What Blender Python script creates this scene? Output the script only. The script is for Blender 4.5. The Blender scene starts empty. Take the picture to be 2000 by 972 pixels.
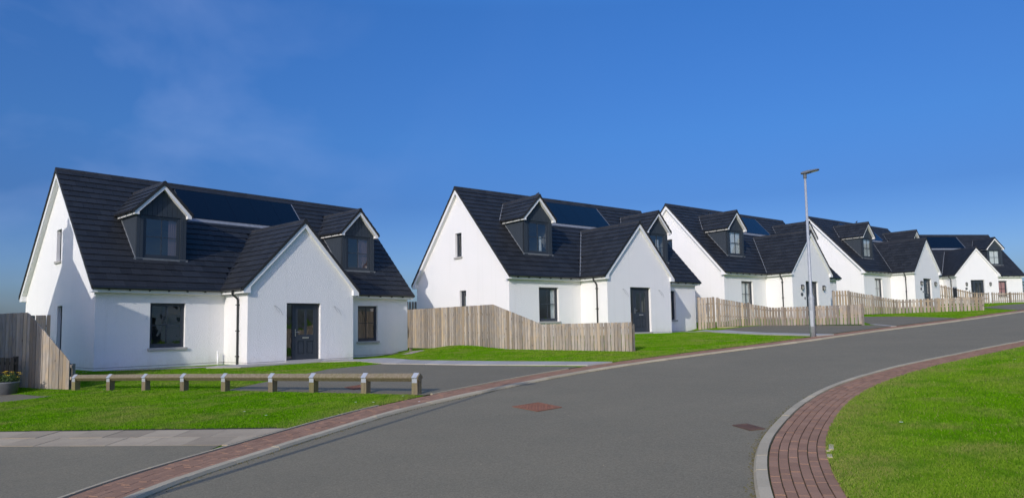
import bpy, math, random
import numpy as np
from mathutils import Matrix, Vector
from mathutils.geometry import delaunay_2d_cdt
random.seed(7); RNG = np.random.default_rng(11)
SC = bpy.context.scene
COL = SC.collection
R = math.radians

# ------------------------------------------------------------------ camera
FOC, PCX, PCY, TILT, ROLL = 1366.79, 1027.34, 532.88, 0.0785, -0.0189
cd = bpy.data.cameras.new('camera'); cam = bpy.data.objects.new('camera', cd); COL.objects.link(cam)
cd.sensor_fit = 'HORIZONTAL'; cd.sensor_width = 36.0; cd.lens = FOC / 2000 * 36.0
cd.shift_x = (1000 - PCX) / 2000; cd.shift_y = (PCY - 486) / 2000
cd.clip_start = 0.1; cd.clip_end = 9000
ct, st, cr, sr = math.cos(TILT), math.sin(TILT), math.cos(ROLL), math.sin(ROLL)
rx = Vector((cr, -st * sr, ct * sr)); up = Vector((-sr, -st * cr, ct * cr)); fw = Vector((0, ct, st))
M = Matrix.Identity(4)
for i in range(3):
    M[i][0] = rx[i]; M[i][1] = up[i]; M[i][2] = -fw[i]
cam.matrix_world = M
SC.camera = cam

# ------------------------------------------------------------------ light
SUN_AZ, SUN_EL = 247.0, 24.7          # direction towards the sun, degrees
w = bpy.data.worlds.new('World'); SC.world = w; w.use_nodes = True
nt = w.node_tree; bg = nt.nodes['Background']
sky = nt.nodes.new('ShaderNodeTexSky'); sky.sky_type = 'NISHITA'; sky.sun_disc = False
sky.sun_elevation = R(SUN_EL); sky.sun_rotation = math.atan2(math.cos(R(SUN_AZ)), math.sin(R(SUN_AZ)))
sky.air_density = 1.0; sky.dust_density = 1.6; sky.ozone_density = 3.0; sky.altitude = 0
hsv = nt.nodes.new('ShaderNodeHueSaturation'); hsv.inputs['Saturation'].default_value = 1.35; hsv.inputs['Hue'].default_value = 0.508
hsv.inputs['Value'].default_value = 1.0
nt.links.new(sky.outputs[0], hsv.inputs['Color'])
# thin high wisps of cloud
tc = nt.nodes.new('ShaderNodeTexCoord'); mp = nt.nodes.new('ShaderNodeMapping'); mp.inputs['Scale'].default_value = (2.2, 2.2, 3.0); mp.inputs['Location'].default_value = (3.1, 1.7, 0.4)
nz = nt.nodes.new('ShaderNodeTexNoise'); nz.inputs['Scale'].default_value = 1.6; nz.inputs['Detail'].default_value = 5; nz.inputs['Roughness'].default_value = .5
nz.inputs['Distortion'].default_value = .35
rmp = nt.nodes.new('ShaderNodeMapRange'); rmp.inputs[1].default_value = .47; rmp.inputs[2].default_value = .74; rmp.inputs[4].default_value = .25
mixc = nt.nodes.new('ShaderNodeMix'); mixc.data_type = 'RGBA'; mixc.inputs['B'].default_value = (2.3, 2.9, 4.7, 1)
nt.links.new(tc.outputs['Generated'], mp.inputs[0]); nt.links.new(mp.outputs[0], nz.inputs['Vector']); nt.links.new(nz.outputs[0], rmp.inputs[0])
# the air near the horizon is dull blue that day rather than white: grade by elevation all the way round
sep = nt.nodes.new('ShaderNodeSeparateXYZ'); nt.links.new(tc.outputs['Generated'], sep.inputs[0])
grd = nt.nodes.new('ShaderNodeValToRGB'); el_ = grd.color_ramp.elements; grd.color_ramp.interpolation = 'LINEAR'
for i_, (deg, c_) in enumerate([(0, (.29, .33, .51)), (5, (.345, .41, .60)), (10, (.315, .375, .525)), (15, (.46, .505, .615)), (25, (.74, .655, .735)), (50, (2.4, 1.95, 1.75))]):  # last stop brightens the sky overhead, above the view, to add fill light
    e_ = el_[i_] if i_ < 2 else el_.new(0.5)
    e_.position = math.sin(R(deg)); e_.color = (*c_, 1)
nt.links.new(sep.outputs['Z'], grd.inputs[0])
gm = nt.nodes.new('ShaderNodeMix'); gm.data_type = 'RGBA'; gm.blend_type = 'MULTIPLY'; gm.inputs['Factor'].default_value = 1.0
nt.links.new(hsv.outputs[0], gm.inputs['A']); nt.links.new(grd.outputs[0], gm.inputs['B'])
wst = nt.nodes.new('ShaderNodeMapRange'); wst.interpolation_type = 'SMOOTHSTEP'; wst.inputs[1].default_value = -.06; wst.inputs[2].default_value = -.40; wst.inputs[3].default_value = .04; wst.inputs[4].default_value = 1.0
nt.links.new(sep.outputs['X'], wst.inputs[0]); cm_ = nt.nodes.new('ShaderNodeMath'); cm_.operation = 'MULTIPLY'
nt.links.new(rmp.outputs[0], cm_.inputs[0]); nt.links.new(wst.outputs[0], cm_.inputs[1]); nt.links.new(cm_.outputs[0], mixc.inputs['Factor']); nt.links.new(gm.outputs['Result'], mixc.inputs['A'])
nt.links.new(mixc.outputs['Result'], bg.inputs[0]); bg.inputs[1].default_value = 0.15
sl = bpy.data.lights.new('sun', 'SUN'); sl.energy = 2.05; sl.angle = R(0.55); sl.color = (1.0, 0.95, 0.88)
so = bpy.data.objects.new('sun', sl); COL.objects.link(so)
sdir = Vector((math.cos(R(SUN_AZ)) * math.cos(R(SUN_EL)), math.sin(R(SUN_AZ)) * math.cos(R(SUN_EL)), math.sin(R(SUN_EL))))
so.rotation_euler = sdir.to_track_quat('Z', 'Y').to_euler(); so.location = (-20, -50, 30)
SC.view_settings.view_transform = 'Standard'; SC.view_settings.look = 'None'
SC.view_settings.exposure = 0.43; SC.view_settings.gamma = 1.0
SC.cycles.max_bounces = 8; SC.cycles.transparent_max_bounces = 16

# ------------------------------------------------------------------ terrain height
HS = [(-13.856, 22.474, -1.02, 48.92), (-0.74, 30.156, -0.299, 38.82), (11.327, 39.968, 0.404, 38.76), (24.549, 50.792, 1.087, 38.37), (35.674, 66.287, 1.593, 8.2)]
HL, HW, HP, XP0, XP1 = 12.767, 7.8747, 1.7376, 4.2253, 8.6022
def ground(x, y):
    x = np.asarray(x, float); y = np.asarray(y, float)
    s = .8 * x + .6 * y; n = -.6 * x + .8 * y
    b = np.interp(s, [-200, -40, 7.4, 22.6, 38.3, 55.4, 73.9, 110, 300], [-4.5, -3.2, -1.02, -.3, .4, 1.09, 1.59, 2.2, 2.6]) - .1 + .006 * (np.clip(n, -30, 60) - 25)
    ws = 0; acc = 0; wm = 0
    for X, Y, Z, a in HS:
        c, si = math.cos(R(a)), math.sin(R(a)); lx = (x - X) * c + (y - Y) * si; ly = -(x - X) * si + (y - Y) * c
        d1 = np.hypot(np.maximum(np.maximum(-lx, lx - HL), 0), np.maximum(np.maximum(-ly, ly - HW), 0))
        d2 = np.hypot(np.maximum(np.maximum(XP0 - lx, lx - XP1), 0), np.maximum(np.maximum(-HP - ly, ly), 0))
        t = np.clip((np.minimum(d1, d2) - .3) / 4, 0, 1); ww = 1 - t * t * (3 - 2 * t)
        ws = ws + ww; acc = acc + ww * (Z - .08); wm = np.maximum(wm, ww)
    return b + wm * (acc / np.maximum(ws, 1e-9) - b)
def gz(x, y): return float(ground(x, y))

# ------------------------------------------------------------------ helpers
class MB:
    """collects shapes, then links them as one mesh object"""
    def __init__(s): s.v = []; s.f = []
    def add(s, vs, fs):
        o = len(s.v); s.v += [tuple(p) for p in vs]; s.f += [tuple(i + o for i in f) for f in fs]; return s
    def box(s, x0, x1, y0, y1, z0, z1):
        return s.add([(x0, y0, z0), (x1, y0, z0), (x1, y1, z0), (x0, y1, z0), (x0, y0, z1), (x1, y0, z1), (x1, y1, z1), (x0, y1, z1)],
                     [(0, 3, 2, 1), (4, 5, 6, 7), (0, 1, 5, 4), (1, 2, 6, 5), (2, 3, 7, 6), (3, 0, 4, 7)])
    def obox(s, o, a, b, c):
        """box spanned by three edge vectors from a corner"""
        o, a, b, c = map(Vector, (o, a, b, c))
        return s.add([o, o + a, o + a + b, o + b, o + c, o + a + c, o + a + b + c, o + b + c],
                     [(0, 3, 2, 1), (4, 5, 6, 7), (0, 1, 5, 4), (1, 2, 6, 5), (2, 3, 7, 6), (3, 0, 4, 7)])
    def prism(s, poly, axis, a, b):
        """polygon in the two other axes swept along axis"""
        n = len(poly)
        def P(p, t):
            return (t, p[0], p[1]) if axis == 'x' else (p[0], t, p[1]) if axis == 'y' else (p[0], p[1], t)
        vs = [P(p, a) for p in poly] + [P(p, b) for p in poly]
        return s.add(vs, [tuple(range(n))[::-1], tuple(range(n, 2 * n))] + [(i, (i + 1) % n, n + (i + 1) % n, n + i) for i in range(n)])
    def tube(s, path, r, n=8, cap=True):
        path = [Vector(p) for p in path]; rs = r if isinstance(r, (list, tuple)) else [r] * len(path)
        vs = []; o = None
        for i, p in enumerate(path):
            d = (path[min(i + 1, len(path) - 1)] - path[max(i - 1, 0)]).normalized()
            if o is None: o = d.orthogonal().normalized()
            o = (o - d * o.dot(d)).normalized(); q = d.cross(o)
            vs += [p + (o * math.cos(2 * math.pi * k / n) + q * math.sin(2 * math.pi * k / n)) * rs[i] for k in range(n)]
        fs = [(i * n + k, i * n + (k + 1) % n, (i + 1) * n + (k + 1) % n, (i + 1) * n + k) for i in range(len(path) - 1) for k in range(n)]
        if cap: fs += [tuple(range(n))[::-1], tuple(range((len(path) - 1) * n, len(path) * n))]
        return s.add(vs, fs)
    def lathe(s, prof, n=16, c=(0, 0)):
        vs = [(c[0] + r * math.cos(2 * math.pi * k / n), c[1] + r * math.sin(2 * math.pi * k / n), z) for r, z in prof for k in range(n)]
        m = len(prof)
        fs = [(i * n + k, i * n + (k + 1) % n, (i + 1) * n + (k + 1) % n, (i + 1) * n + k) for i in range(m - 1) for k in range(n)]
        return s.add(vs, fs + [tuple(range(n))[::-1], tuple(range((m - 1) * n, m * n))])
    def mesh(s, name):
        me = bpy.data.meshes.new(name); me.from_pydata(s.v, [], s.f); me.validate(); me.update(); return me
    def build(s, name, mat, parent=None, smooth=False, **kw):
        o = link(name, s.mesh(name), mat, parent)
        if smooth:
            for p in o.data.polygons: p.use_smooth = True
        tag(o, **kw); return o
def link(name, me, mat=None, parent=None):
    o = bpy.data.objects.new(name, me); COL.objects.link(o)
    if mat is not None and not me.materials: me.materials.append(mat)
    if parent: o.parent = parent
    return o
def tag(o, label=None, category=None, group=None, kind=None):
    for k, v in (('label', label), ('category', category), ('group', group), ('kind', kind)):
        if v: o[k] = v
    return o
def thing(name, label, cat, loc=(0, 0, 0), rz=0.0, group=None):
    o = bpy.data.objects.new(name, None); COL.objects.link(o); o.location = loc; o.rotation_euler = (0, 0, rz); o.empty_display_size = .3
    return tag(o, label, cat, group)

# ------------------------------------------------------------------ materials
def mat(name, col, rough=.7, spec=.4, bump=None, noise=None, rnd=0.0, metal=0.0, extra=None):
    """noise: list of (scale, amount, tint) multiplied into the colour; bump: list of (scale, distance)"""
    m = bpy.data.materials.new(name); m.use_nodes = True; n = m.node_tree; b = n.nodes['Principled BSDF']
    b.inputs['Roughness'].default_value = rough; b.inputs['Metallic'].default_value = metal; b.inputs['Specular IOR Level'].default_value = spec
    tco = n.nodes.new('ShaderNodeTexCoord'); vec = tco.outputs['Object']
    cur = n.nodes.new('ShaderNodeRGB'); cur.outputs[0].default_value = (*col, 1); cur = cur.outputs[0]
    for sc, amt, tint in (noise or []):
        t = n.nodes.new('ShaderNodeTexNoise'); t.inputs['Scale'].default_value = sc; t.inputs['Detail'].default_value = 5; n.links.new(vec, t.inputs['Vector'])
        mr = n.nodes.new('ShaderNodeMapRange'); mr.inputs[1].default_value = .35; mr.inputs[2].default_value = .68; mr.inputs[4].default_value = amt; n.links.new(t.outputs[0], mr.inputs[0])
        mx = n.nodes.new('ShaderNodeMix'); mx.data_type = 'RGBA'; mx.inputs['B'].default_value = (*tint, 1)
        n.links.new(mr.outputs[0], mx.inputs['Factor']); n.links.new(cur, mx.inputs['A']); cur = mx.outputs['Result']
    if rnd:
        oi = n.nodes.new('ShaderNodeObjectInfo'); at = n.nodes.new('ShaderNodeAttribute'); at.attribute_name = 'tint'
        ad = n.nodes.new('ShaderNodeMath'); ad.operation = 'ADD'; fr = n.nodes.new('ShaderNodeMath'); fr.operation = 'FRACT'
        n.links.new(oi.outputs['Random'], ad.inputs[0]); n.links.new(at.outputs['Fac'], ad.inputs[1]); n.links.new(ad.outputs[0], fr.inputs[0])
        mr = n.nodes.new('ShaderNodeMapRange'); mr.inputs[3].default_value = 1 - rnd; mr.inputs[4].default_value = 1 + rnd; n.links.new(fr.outputs[0], mr.inputs[0])
        hs = n.nodes.new('ShaderNodeHueSaturation'); n.links.new(mr.outputs[0], hs.inputs['Value']); n.links.new(cur, hs.inputs['Color']); cur = hs.outputs[0]
    n.links.new(cur, b.inputs['Base Color'])
    nrm = None
    for sc, dist in (bump or []):
        t = n.nodes.new('ShaderNodeTexNoise'); t.inputs['Scale'].default_value = sc; t.inputs['Detail'].default_value = 3; n.links.new(vec, t.inputs['Vector'])
        bp = n.nodes.new('ShaderNodeBump'); bp.inputs['Distance'].default_value = dist; bp.inputs['Strength'].default_value = 1; n.links.new(t.outputs[0], bp.inputs['Height'])
        if nrm: n.links.new(nrm, bp.inputs['Normal'])
        nrm = bp.outputs[0]
    if nrm: n.links.new(nrm, b.inputs['Normal'])
    if extra: extra(n, b, cur, vec)
    return m

def wood_mat(name, col, dark, warm, rnd):
    m = bpy.data.materials.new(name); m.use_nodes = True; n = m.node_tree; b = n.nodes['Principled BSDF']; b.inputs['Roughness'].default_value = .85; b.inputs['Specular IOR Level'].default_value = .2
    tco = n.nodes.new('ShaderNodeTexCoord'); oi = n.nodes.new('ShaderNodeObjectInfo')
    vm = n.nodes.new('ShaderNodeVectorMath'); vm.operation = 'MULTIPLY_ADD'; vm.inputs[1].default_value = (1, 1, 1)
    sc = n.nodes.new('ShaderNodeVectorMath'); sc.operation = 'SCALE'; sc.inputs[0].default_value = (17, 31, 23); n.links.new(oi.outputs['Random'], sc.inputs['Scale'])
    n.links.new(tco.outputs['Object'], vm.inputs[0]); n.links.new(sc.outputs[0], vm.inputs[2])
    mp = n.nodes.new('ShaderNodeMapping'); mp.inputs['Scale'].default_value = (38, 38, 2.2); n.links.new(vm.outputs[0], mp.inputs[0])
    g = n.nodes.new('ShaderNodeTexNoise'); g.inputs['Scale'].default_value = 1; g.inputs['Detail'].default_value = 5; g.inputs['Distortion'].default_value = 1.2; n.links.new(mp.outputs[0], g.inputs['Vector'])
    k = n.nodes.new('ShaderNodeTexNoise'); k.inputs['Scale'].default_value = 3.5; k.inputs['Detail'].default_value = 2; n.links.new(vm.outputs[0], k.inputs['Vector'])
    kn = n.nodes.new('ShaderNodeTexVoronoi'); kn.inputs['Scale'].default_value = 2.6; n.links.new(vm.outputs[0], kn.inputs['Vector'])
    def mr(src, a, bb, c, d):
        q = n.nodes.new('ShaderNodeMapRange'); q.inputs[1].default_value = a; q.inputs[2].default_value = bb; q.inputs[3].default_value = c; q.inputs[4].default_value = d; n.links.new(src, q.inputs[0]); return q.outputs[0]
    def mix(f, A, B):
        q = n.nodes.new('ShaderNodeMix'); q.data_type = 'RGBA'; n.links.new(f, q.inputs['Factor'])
        for s_, v_ in (('A', A), ('B', B)):
            if isinstance(v_, tuple): q.inputs[s_].default_value = (*v_, 1)
            else: n.links.new(v_, q.inputs[s_])
        return q.outputs['Result']
    c = mix(mr(g.outputs[0], .35, .7, 0, .75), col, dark)
    c = mix(mr(k.outputs[0], .45, .75, 0, .6), c, warm)
    c = mix(mr(kn.outputs['Distance'], .03, .1, .8, 0), c, (.10, .065, .04))
    # some boards are yellower than their neighbours
    c = mix(mr(oi.outputs['Random'], .72, 1.0, 0, .55), c, warm)
    hs = n.nodes.new('ShaderNodeHueSaturation'); n.links.new(c, hs.inputs['Color'])
    f2 = n.nodes.new('ShaderNodeMath'); f2.operation = 'MULTIPLY'; f2.inputs[1].default_value = 7.31; fr = n.nodes.new('ShaderNodeMath'); fr.operation = 'FRACT'
    n.links.new(oi.outputs['Random'], f2.inputs[0]); n.links.new(f2.outputs[0], fr.inputs[0]); n.links.new(mr(fr.outputs[0], 0, 1, 1 - rnd, 1 + rnd), hs.inputs['Value'])
    n.links.new(hs.outputs[0], b.inputs['Base Color'])
    bp = n.nodes.new('ShaderNodeBump'); bp.inputs['Distance'].default_value = .004; n.links.new(g.outputs[0], bp.inputs['Height']); n.links.new(bp.outputs[0], b.inputs['Normal'])
    return m

def glass_mat():
    m = bpy.data.materials.new('window_glass'); m.use_nodes = True; n = m.node_tree; n.nodes.remove(n.nodes['Principled BSDF'])
    out = n.nodes['Material Output']; tr = n.nodes.new('ShaderNodeBsdfTransparent'); tr.inputs[0].default_value = (.78, .83, .84, 1)
    gl = n.nodes.new('ShaderNodeBsdfGlossy'); gl.inputs['Roughness'].default_value = .01; gl.inputs[0].default_value = (1, 1, 1, 1)
    lw = n.nodes.new('ShaderNodeLayerWeight'); lw.inputs[0].default_value = .5; pw_ = n.nodes.new('ShaderNodeMath'); pw_.operation = 'POWER'; pw_.inputs[1].default_value = 3.2
    fz = n.nodes.new('ShaderNodeMath'); fz.operation = 'MULTIPLY_ADD'; fz.inputs[1].default_value = .82; fz.inputs[2].default_value = .14
    n.links.new(lw.outputs['Facing'], pw_.inputs[0]); n.links.new(pw_.outputs[0], fz.inputs[0])
    mx = n.nodes.new('ShaderNodeMixShader')
    tco = n.nodes.new('ShaderNodeTexCoord'); t = n.nodes.new('ShaderNodeTexNoise'); t.inputs['Scale'].default_value = 1.6; n.links.new(tco.outputs['Object'], t.inputs['Vector'])
    bp = n.nodes.new('ShaderNodeBump'); bp.inputs['Distance'].default_value = .006; n.links.new(t.outputs[0], bp.inputs['Height'])
    n.links.new(bp.outputs[0], gl.inputs['Normal'])
    n.links.new(fz.outputs[0], mx.inputs[0]); n.links.new(tr.outputs[0], mx.inputs[1]); n.links.new(gl.outputs[0], mx.inputs[2]); n.links.new(mx.outputs[0], out.inputs[0])
    return m

def splash(n, b, cur, vec):
    """soil splashed up onto the foot of the walls, and faint run marks"""
    sp = n.nodes.new('ShaderNodeSeparateXYZ'); n.links.new(vec, sp.inputs[0]); t = n.nodes.new('ShaderNodeTexNoise'); t.inputs['Scale'].default_value = 5; t.inputs['Detail'].default_value = 5; n.links.new(vec, t.inputs['Vector'])
    a = n.nodes.new('ShaderNodeMath'); a.operation = 'MULTIPLY_ADD'; a.inputs[1].default_value = .75; n.links.new(t.outputs[0], a.inputs[0]); a.inputs[2].default_value = -.12
    d = n.nodes.new('ShaderNodeMath'); d.operation = 'SUBTRACT'; n.links.new(a.outputs[0], d.inputs[0]); n.links.new(sp.outputs['Z'], d.inputs[1])
    mr = n.nodes.new('ShaderNodeMapRange'); mr.inputs[1].default_value = 0; mr.inputs[2].default_value = .45; mr.inputs[4].default_value = .42; n.links.new(d.outputs[0], mr.inputs[0])
    mx = n.nodes.new('ShaderNodeMix'); mx.data_type = 'RGBA'; mx.inputs['B'].default_value = (.62, .575, .50, 1); n.links.new(mr.outputs[0], mx.inputs['Factor']); n.links.new(cur, mx.inputs['A'])
    mp = n.nodes.new('ShaderNodeMapping'); mp.inputs['Scale'].default_value = (5, 5, .22); n.links.new(vec, mp.inputs[0]); t2 = n.nodes.new('ShaderNodeTexNoise'); t2.inputs['Scale'].default_value = 1.0; t2.inputs['Detail'].default_value = 4; n.links.new(mp.outputs[0], t2.inputs['Vector'])
    m2 = n.nodes.new('ShaderNodeMapRange'); m2.inputs[1].default_value = .56; m2.inputs[2].default_value = .75; m2.inputs[4].default_value = .16; n.links.new(t2.outputs[0], m2.inputs[0])
    m3 = n.nodes.new('ShaderNodeMix'); m3.data_type = 'RGBA'; m3.inputs['B'].default_value = (.64, .63, .58, 1); n.links.new(m2.outputs[0], m3.inputs['Factor']); n.links.new(mx.outputs['Result'], m3.inputs['A'])
    n.links.new(m3.outputs['Result'], b.inputs['Base Color'])
M_ = {}
M_['render'] = mat('white_roughcast', (.83, .82, .80), .9, .2, bump=[(30, .019), (70, .008)], noise=[(.7, .25, (.79, .785, .77)), (9, .2, (.81, .80, .785))], extra=lambda n, b, cur, vec: splash(n, b, cur, vec))

M_['tile'] = mat('roof_tile', (.0180, .0205, .0240), .62, .26, bump=[(60, .003)], noise=[(.6, .5, (.026, .0285, .032)), (2.5, .4, (.023, .0245, .0255)), (14, .35, (.016, .017, .019))], rnd=.22)
M_['ridge'] = mat('ridge_tile', (.022, .0235, .0255), .65, .28, bump=[(60, .003)], noise=[(5, .5, (.034, .036, .039))], rnd=.2)
M_['underlay'] = mat('roof_underlay', (.02, .022, .026), .8, .2)
M_['pvc'] = mat('white_board', (.80, .80, .79), .35, .5, noise=[(3, .25, (.74, .74, .73))])
M_['gutter'] = mat('black_plastic', (.018, .019, .021), .35, .5)
M_['clad'] = mat('grey_cladding', (.036, .047, .060), .55, .3, noise=[(4, .4, (.043, .054, .068))], bump=[(40, .002)])
M_['frame'] = mat('anthracite_frame', (.034, .043, .056), .4, .45)
M_['glass'] = glass_mat()
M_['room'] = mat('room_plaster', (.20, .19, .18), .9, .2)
M_['blind'] = mat('white_curtain', (.84, .83, .79), .9, .1, noise=[(5, .3, (.76, .75, .72))])
M_['pink'] = mat('pink_blind', (.62, .30, .28), .9, .1)
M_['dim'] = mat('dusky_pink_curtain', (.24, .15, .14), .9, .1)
M_['sill'] = mat('stone_sill', (.42, .41, .38), .85, .2, noise=[(8, .5, (.34, .33, .31))])
M_['lead'] = mat('lead_flashing', (.17, .185, .20), .6, .3, noise=[(9, .6, (.25, .265, .28))])
M_['solar'] = mat('solar_glass', (.003, .005, .011), .10, .20, noise=[(30, .3, (.004, .007, .016))])
M_['steel'] = mat('brushed_steel', (.55, .55, .54), .3, .5, metal=.9)
M_['damp'] = mat('damp_course', (.30, .29, .28), .9, .1)
M_['galv'] = mat('galvanised_steel', (.36, .385, .41), .55, .4, metal=.2, noise=[(14, .7, (.26, .285, .31)), (45, .4, (.46, .49, .51))])
M_['lamphead'] = mat('lamp_casting', (.10, .11, .12), .45, .5)
M_['lens'] = mat('lamp_lens', (.75, .76, .74), .2, .5)
M_['wood'] = wood_mat('weathered_fence_wood', (.385, .34, .285), (.155, .130, .105), (.44, .325, .19), .34)
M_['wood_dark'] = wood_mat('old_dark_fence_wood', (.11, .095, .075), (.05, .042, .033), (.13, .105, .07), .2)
M_['rail'] = wood_mat('mossy_rail_wood', (.20, .165, .105), (.085, .07, .042), (.16, .155, .055), .2)
M_['concrete'] = mat('kerb_concrete', (.42, .355, .235), .92, .10, bump=[(90, .003)], noise=[(2.5, .5, (.34, .29, .19)), (60, .5, (.48, .41, .28))], rnd=.10)
M_['slab'] = mat('paving_slab', (.37, .30, .195), .92, .10, bump=[(60, .003)], noise=[(2.0, .7, (.28, .225, .15)), (40, .4, (.43, .35, .24))], rnd=.16)
M_['path'] = mat('pale_path_paving', (.37, .345, .29), .92, .10, bump=[(70, .002)], noise=[(2, .5, (.35, .34, .32))], rnd=.1)
M_['brick'] = mat('clay_paver', (.285, .160, .096), .9, .10, bump=[(80, .004)], noise=[(6, .4, (.245, .145, .092)), (40, .35, (.34, .215, .14))], rnd=.13)
M_['joint'] = mat('mossy_joint', (.050, .046, .030), .95, .05, noise=[(12, .7, (.065, .072, .026))])
M_['moss'] = mat('kerb_moss_and_dirt', (.13, .115, .05), .95, .05, noise=[(9, .6, (.17, .135, .08)), (2, .5, (.09, .11, .03))])
M_['iron'] = mat('rusty_iron', (.25, .115, .07), .9, .12, noise=[(18, .6, (.17, .09, .06)), (3, .4, (.30, .15, .095))], bump=[(70, .004)])
M_['drain'] = mat('brown_iron', (.14, .088, .066), .9, .12, noise=[(18, .6, (.075, .055, .052))])
def speck(n, b, cur, vec):
    v = n.nodes.new('ShaderNodeTexVoronoi'); v.inputs['Scale'].default_value = 85; n.links.new(vec, v.inputs['Vector'])
    sp = n.nodes.new('ShaderNodeSeparateColor'); n.links.new(v.outputs['Color'], sp.inputs[0])
    mr = n.nodes.new('ShaderNodeMapRange'); mr.inputs[3].default_value = .82; mr.inputs[4].default_value = 1.19; n.links.new(sp.outputs[0], mr.inputs[0])
    hs = n.nodes.new('ShaderNodeHueSaturation'); n.links.new(mr.outputs[0], hs.inputs['Value']); n.links.new(cur, hs.inputs['Color']); n.links.new(hs.outputs[0], b.inputs['Base Color'])
M_['asphalt'] = mat('road_asphalt', (.196, .170, .110), .92, .15, bump=[(110, .006)], noise=[(.30, .8, (.224, .193, .124)), (1.3, .5, (.176, .155, .102)), (5.5, .25, (.215, .186, .120))], extra=speck)
M_['drive'] = mat('driveway_asphalt', (.180, .157, .104), .92, .10, bump=[(120, .006)], noise=[(.5, .5, (.212, .188, .130)), (3, .4, (.168, .151, .104))], extra=speck)
M_['gravel'] = mat('pinkish_gravel', (.36, .30, .26), .95, .2, bump=[(40, .03)], noise=[(35, .8, (.20, .17, .15)), (60, .5, (.50, .44, .40))])
def lawn_patch(n, b, cur, vec):
    pass
M_['lawn'] = mat('lawn_soil_and_thatch', (.105, .225, .004), .95, .03, bump=[(35, .02)], noise=[(.55, .6, (.14, .235, .008)), (6, .5, (.085, .19, .003)), (40, .5, (.14, .25, .008))])
M_['terrain'] = mat('field_grass', (.075, .115, .028), .95, .1, noise=[(.02, .7, (.10, .12, .035)), (.3, .5, (.06, .095, .02))])
def blade_mat():
    m = bpy.data.materials.new('grass_blade'); m.use_nodes = True; n = m.node_tree; b = n.nodes['Principled BSDF']; out = n.nodes['Material Output']
    b.inputs['Roughness'].default_value = .7; b.inputs['Specular IOR Level'].default_value = .08
    tco = n.nodes.new('ShaderNodeTexCoord')
    def noise(s, lo, hi, amt):
        t = n.nodes.new('ShaderNodeTexNoise'); t.inputs['Scale'].default_value = s; t.inputs['Detail'].default_value = 4; n.links.new(tco.outputs['Object'], t.inputs['Vector'])
        q = n.nodes.new('ShaderNodeMapRange'); q.inputs[1].default_value = lo; q.inputs[2].default_value = hi; q.inputs[4].default_value = amt; n.links.new(t.outputs[0], q.inputs[0]); return q.outputs[0]
    at = n.nodes.new('ShaderNodeAttribute'); at.attribute_name = 'tint'
    dry = n.nodes.new('ShaderNodeAttribute'); dry.attribute_name = 'dry'
    def mix(f, A, B):
        q = n.nodes.new('ShaderNodeMix'); q.data_type = 'RGBA'; n.links.new(f, q.inputs['Factor'])
        for s_, v_ in (('A', A), ('B', B)):
            if isinstance(v_, tuple): q.inputs[s_].default_value = (*v_, 1)
            else: n.links.new(v_, q.inputs[s_])
        return q.outputs['Result']
    c = mix(at.outputs['Fac'], (.096, .255, .001), (.178, .390, .004))
    c = mix(noise(.42, .44, .62, .75), c, (.230, .335, .030)); c = mix(noise(1.1, .50, .68, .85), c, (.265, .300, .065));
    c = mix(noise(2.6, .48, .66, .6), c, (.072, .225, .001))
    c = mix(dry.outputs['Fac'], c, (.33, .30, .10))
    n.links.new(c, b.inputs['Base Color'])
    tl = n.nodes.new('ShaderNodeBsdfTranslucent'); n.links.new(c, tl.inputs[0]); mx = n.nodes.new('ShaderNodeMixShader'); mx.inputs[0].default_value = .35
    n.links.new(b.outputs[0], mx.inputs[1]); n.links.new(tl.outputs[0], mx.inputs[2]); n.links.new(mx.outputs[0], out.inputs[0])
    return m
M_['blade'] = blade_mat()
M_['leaf'] = mat('plant_leaf', (.06, .10, .025), .6, .3, noise=[(20, .6, (.035, .07, .015))])
M_['petal'] = mat('yellow_petal', (.75, .50, .03), .6, .3)
M_['white_petal'] = mat('white_petal', (.85, .85, .80), .6, .3)
M_['tub'] = mat('grey_tub', (.16, .17, .19), .7, .3, noise=[(9, .5, (.11, .12, .13))])
M_['soil'] = mat('dark_soil', (.03, .025, .02), .95, .1)
M_['black'] = mat('black_paint', (.015, .016, .018), .4, .5)
M_['lantern'] = mat('lantern_glass', (.34, .34, .32), .2, .5)
M_['plaque'] = mat('slate_plaque', (.09, .095, .10), .6, .3)
M_['bird'] = mat('dark_feathers', (.03, .03, .033), .7, .3)
M_['hedge'] = mat('hedge_leaf', (.045, .075, .022), .7, .3, noise=[(8, .6, (.025, .045, .014))])

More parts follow.
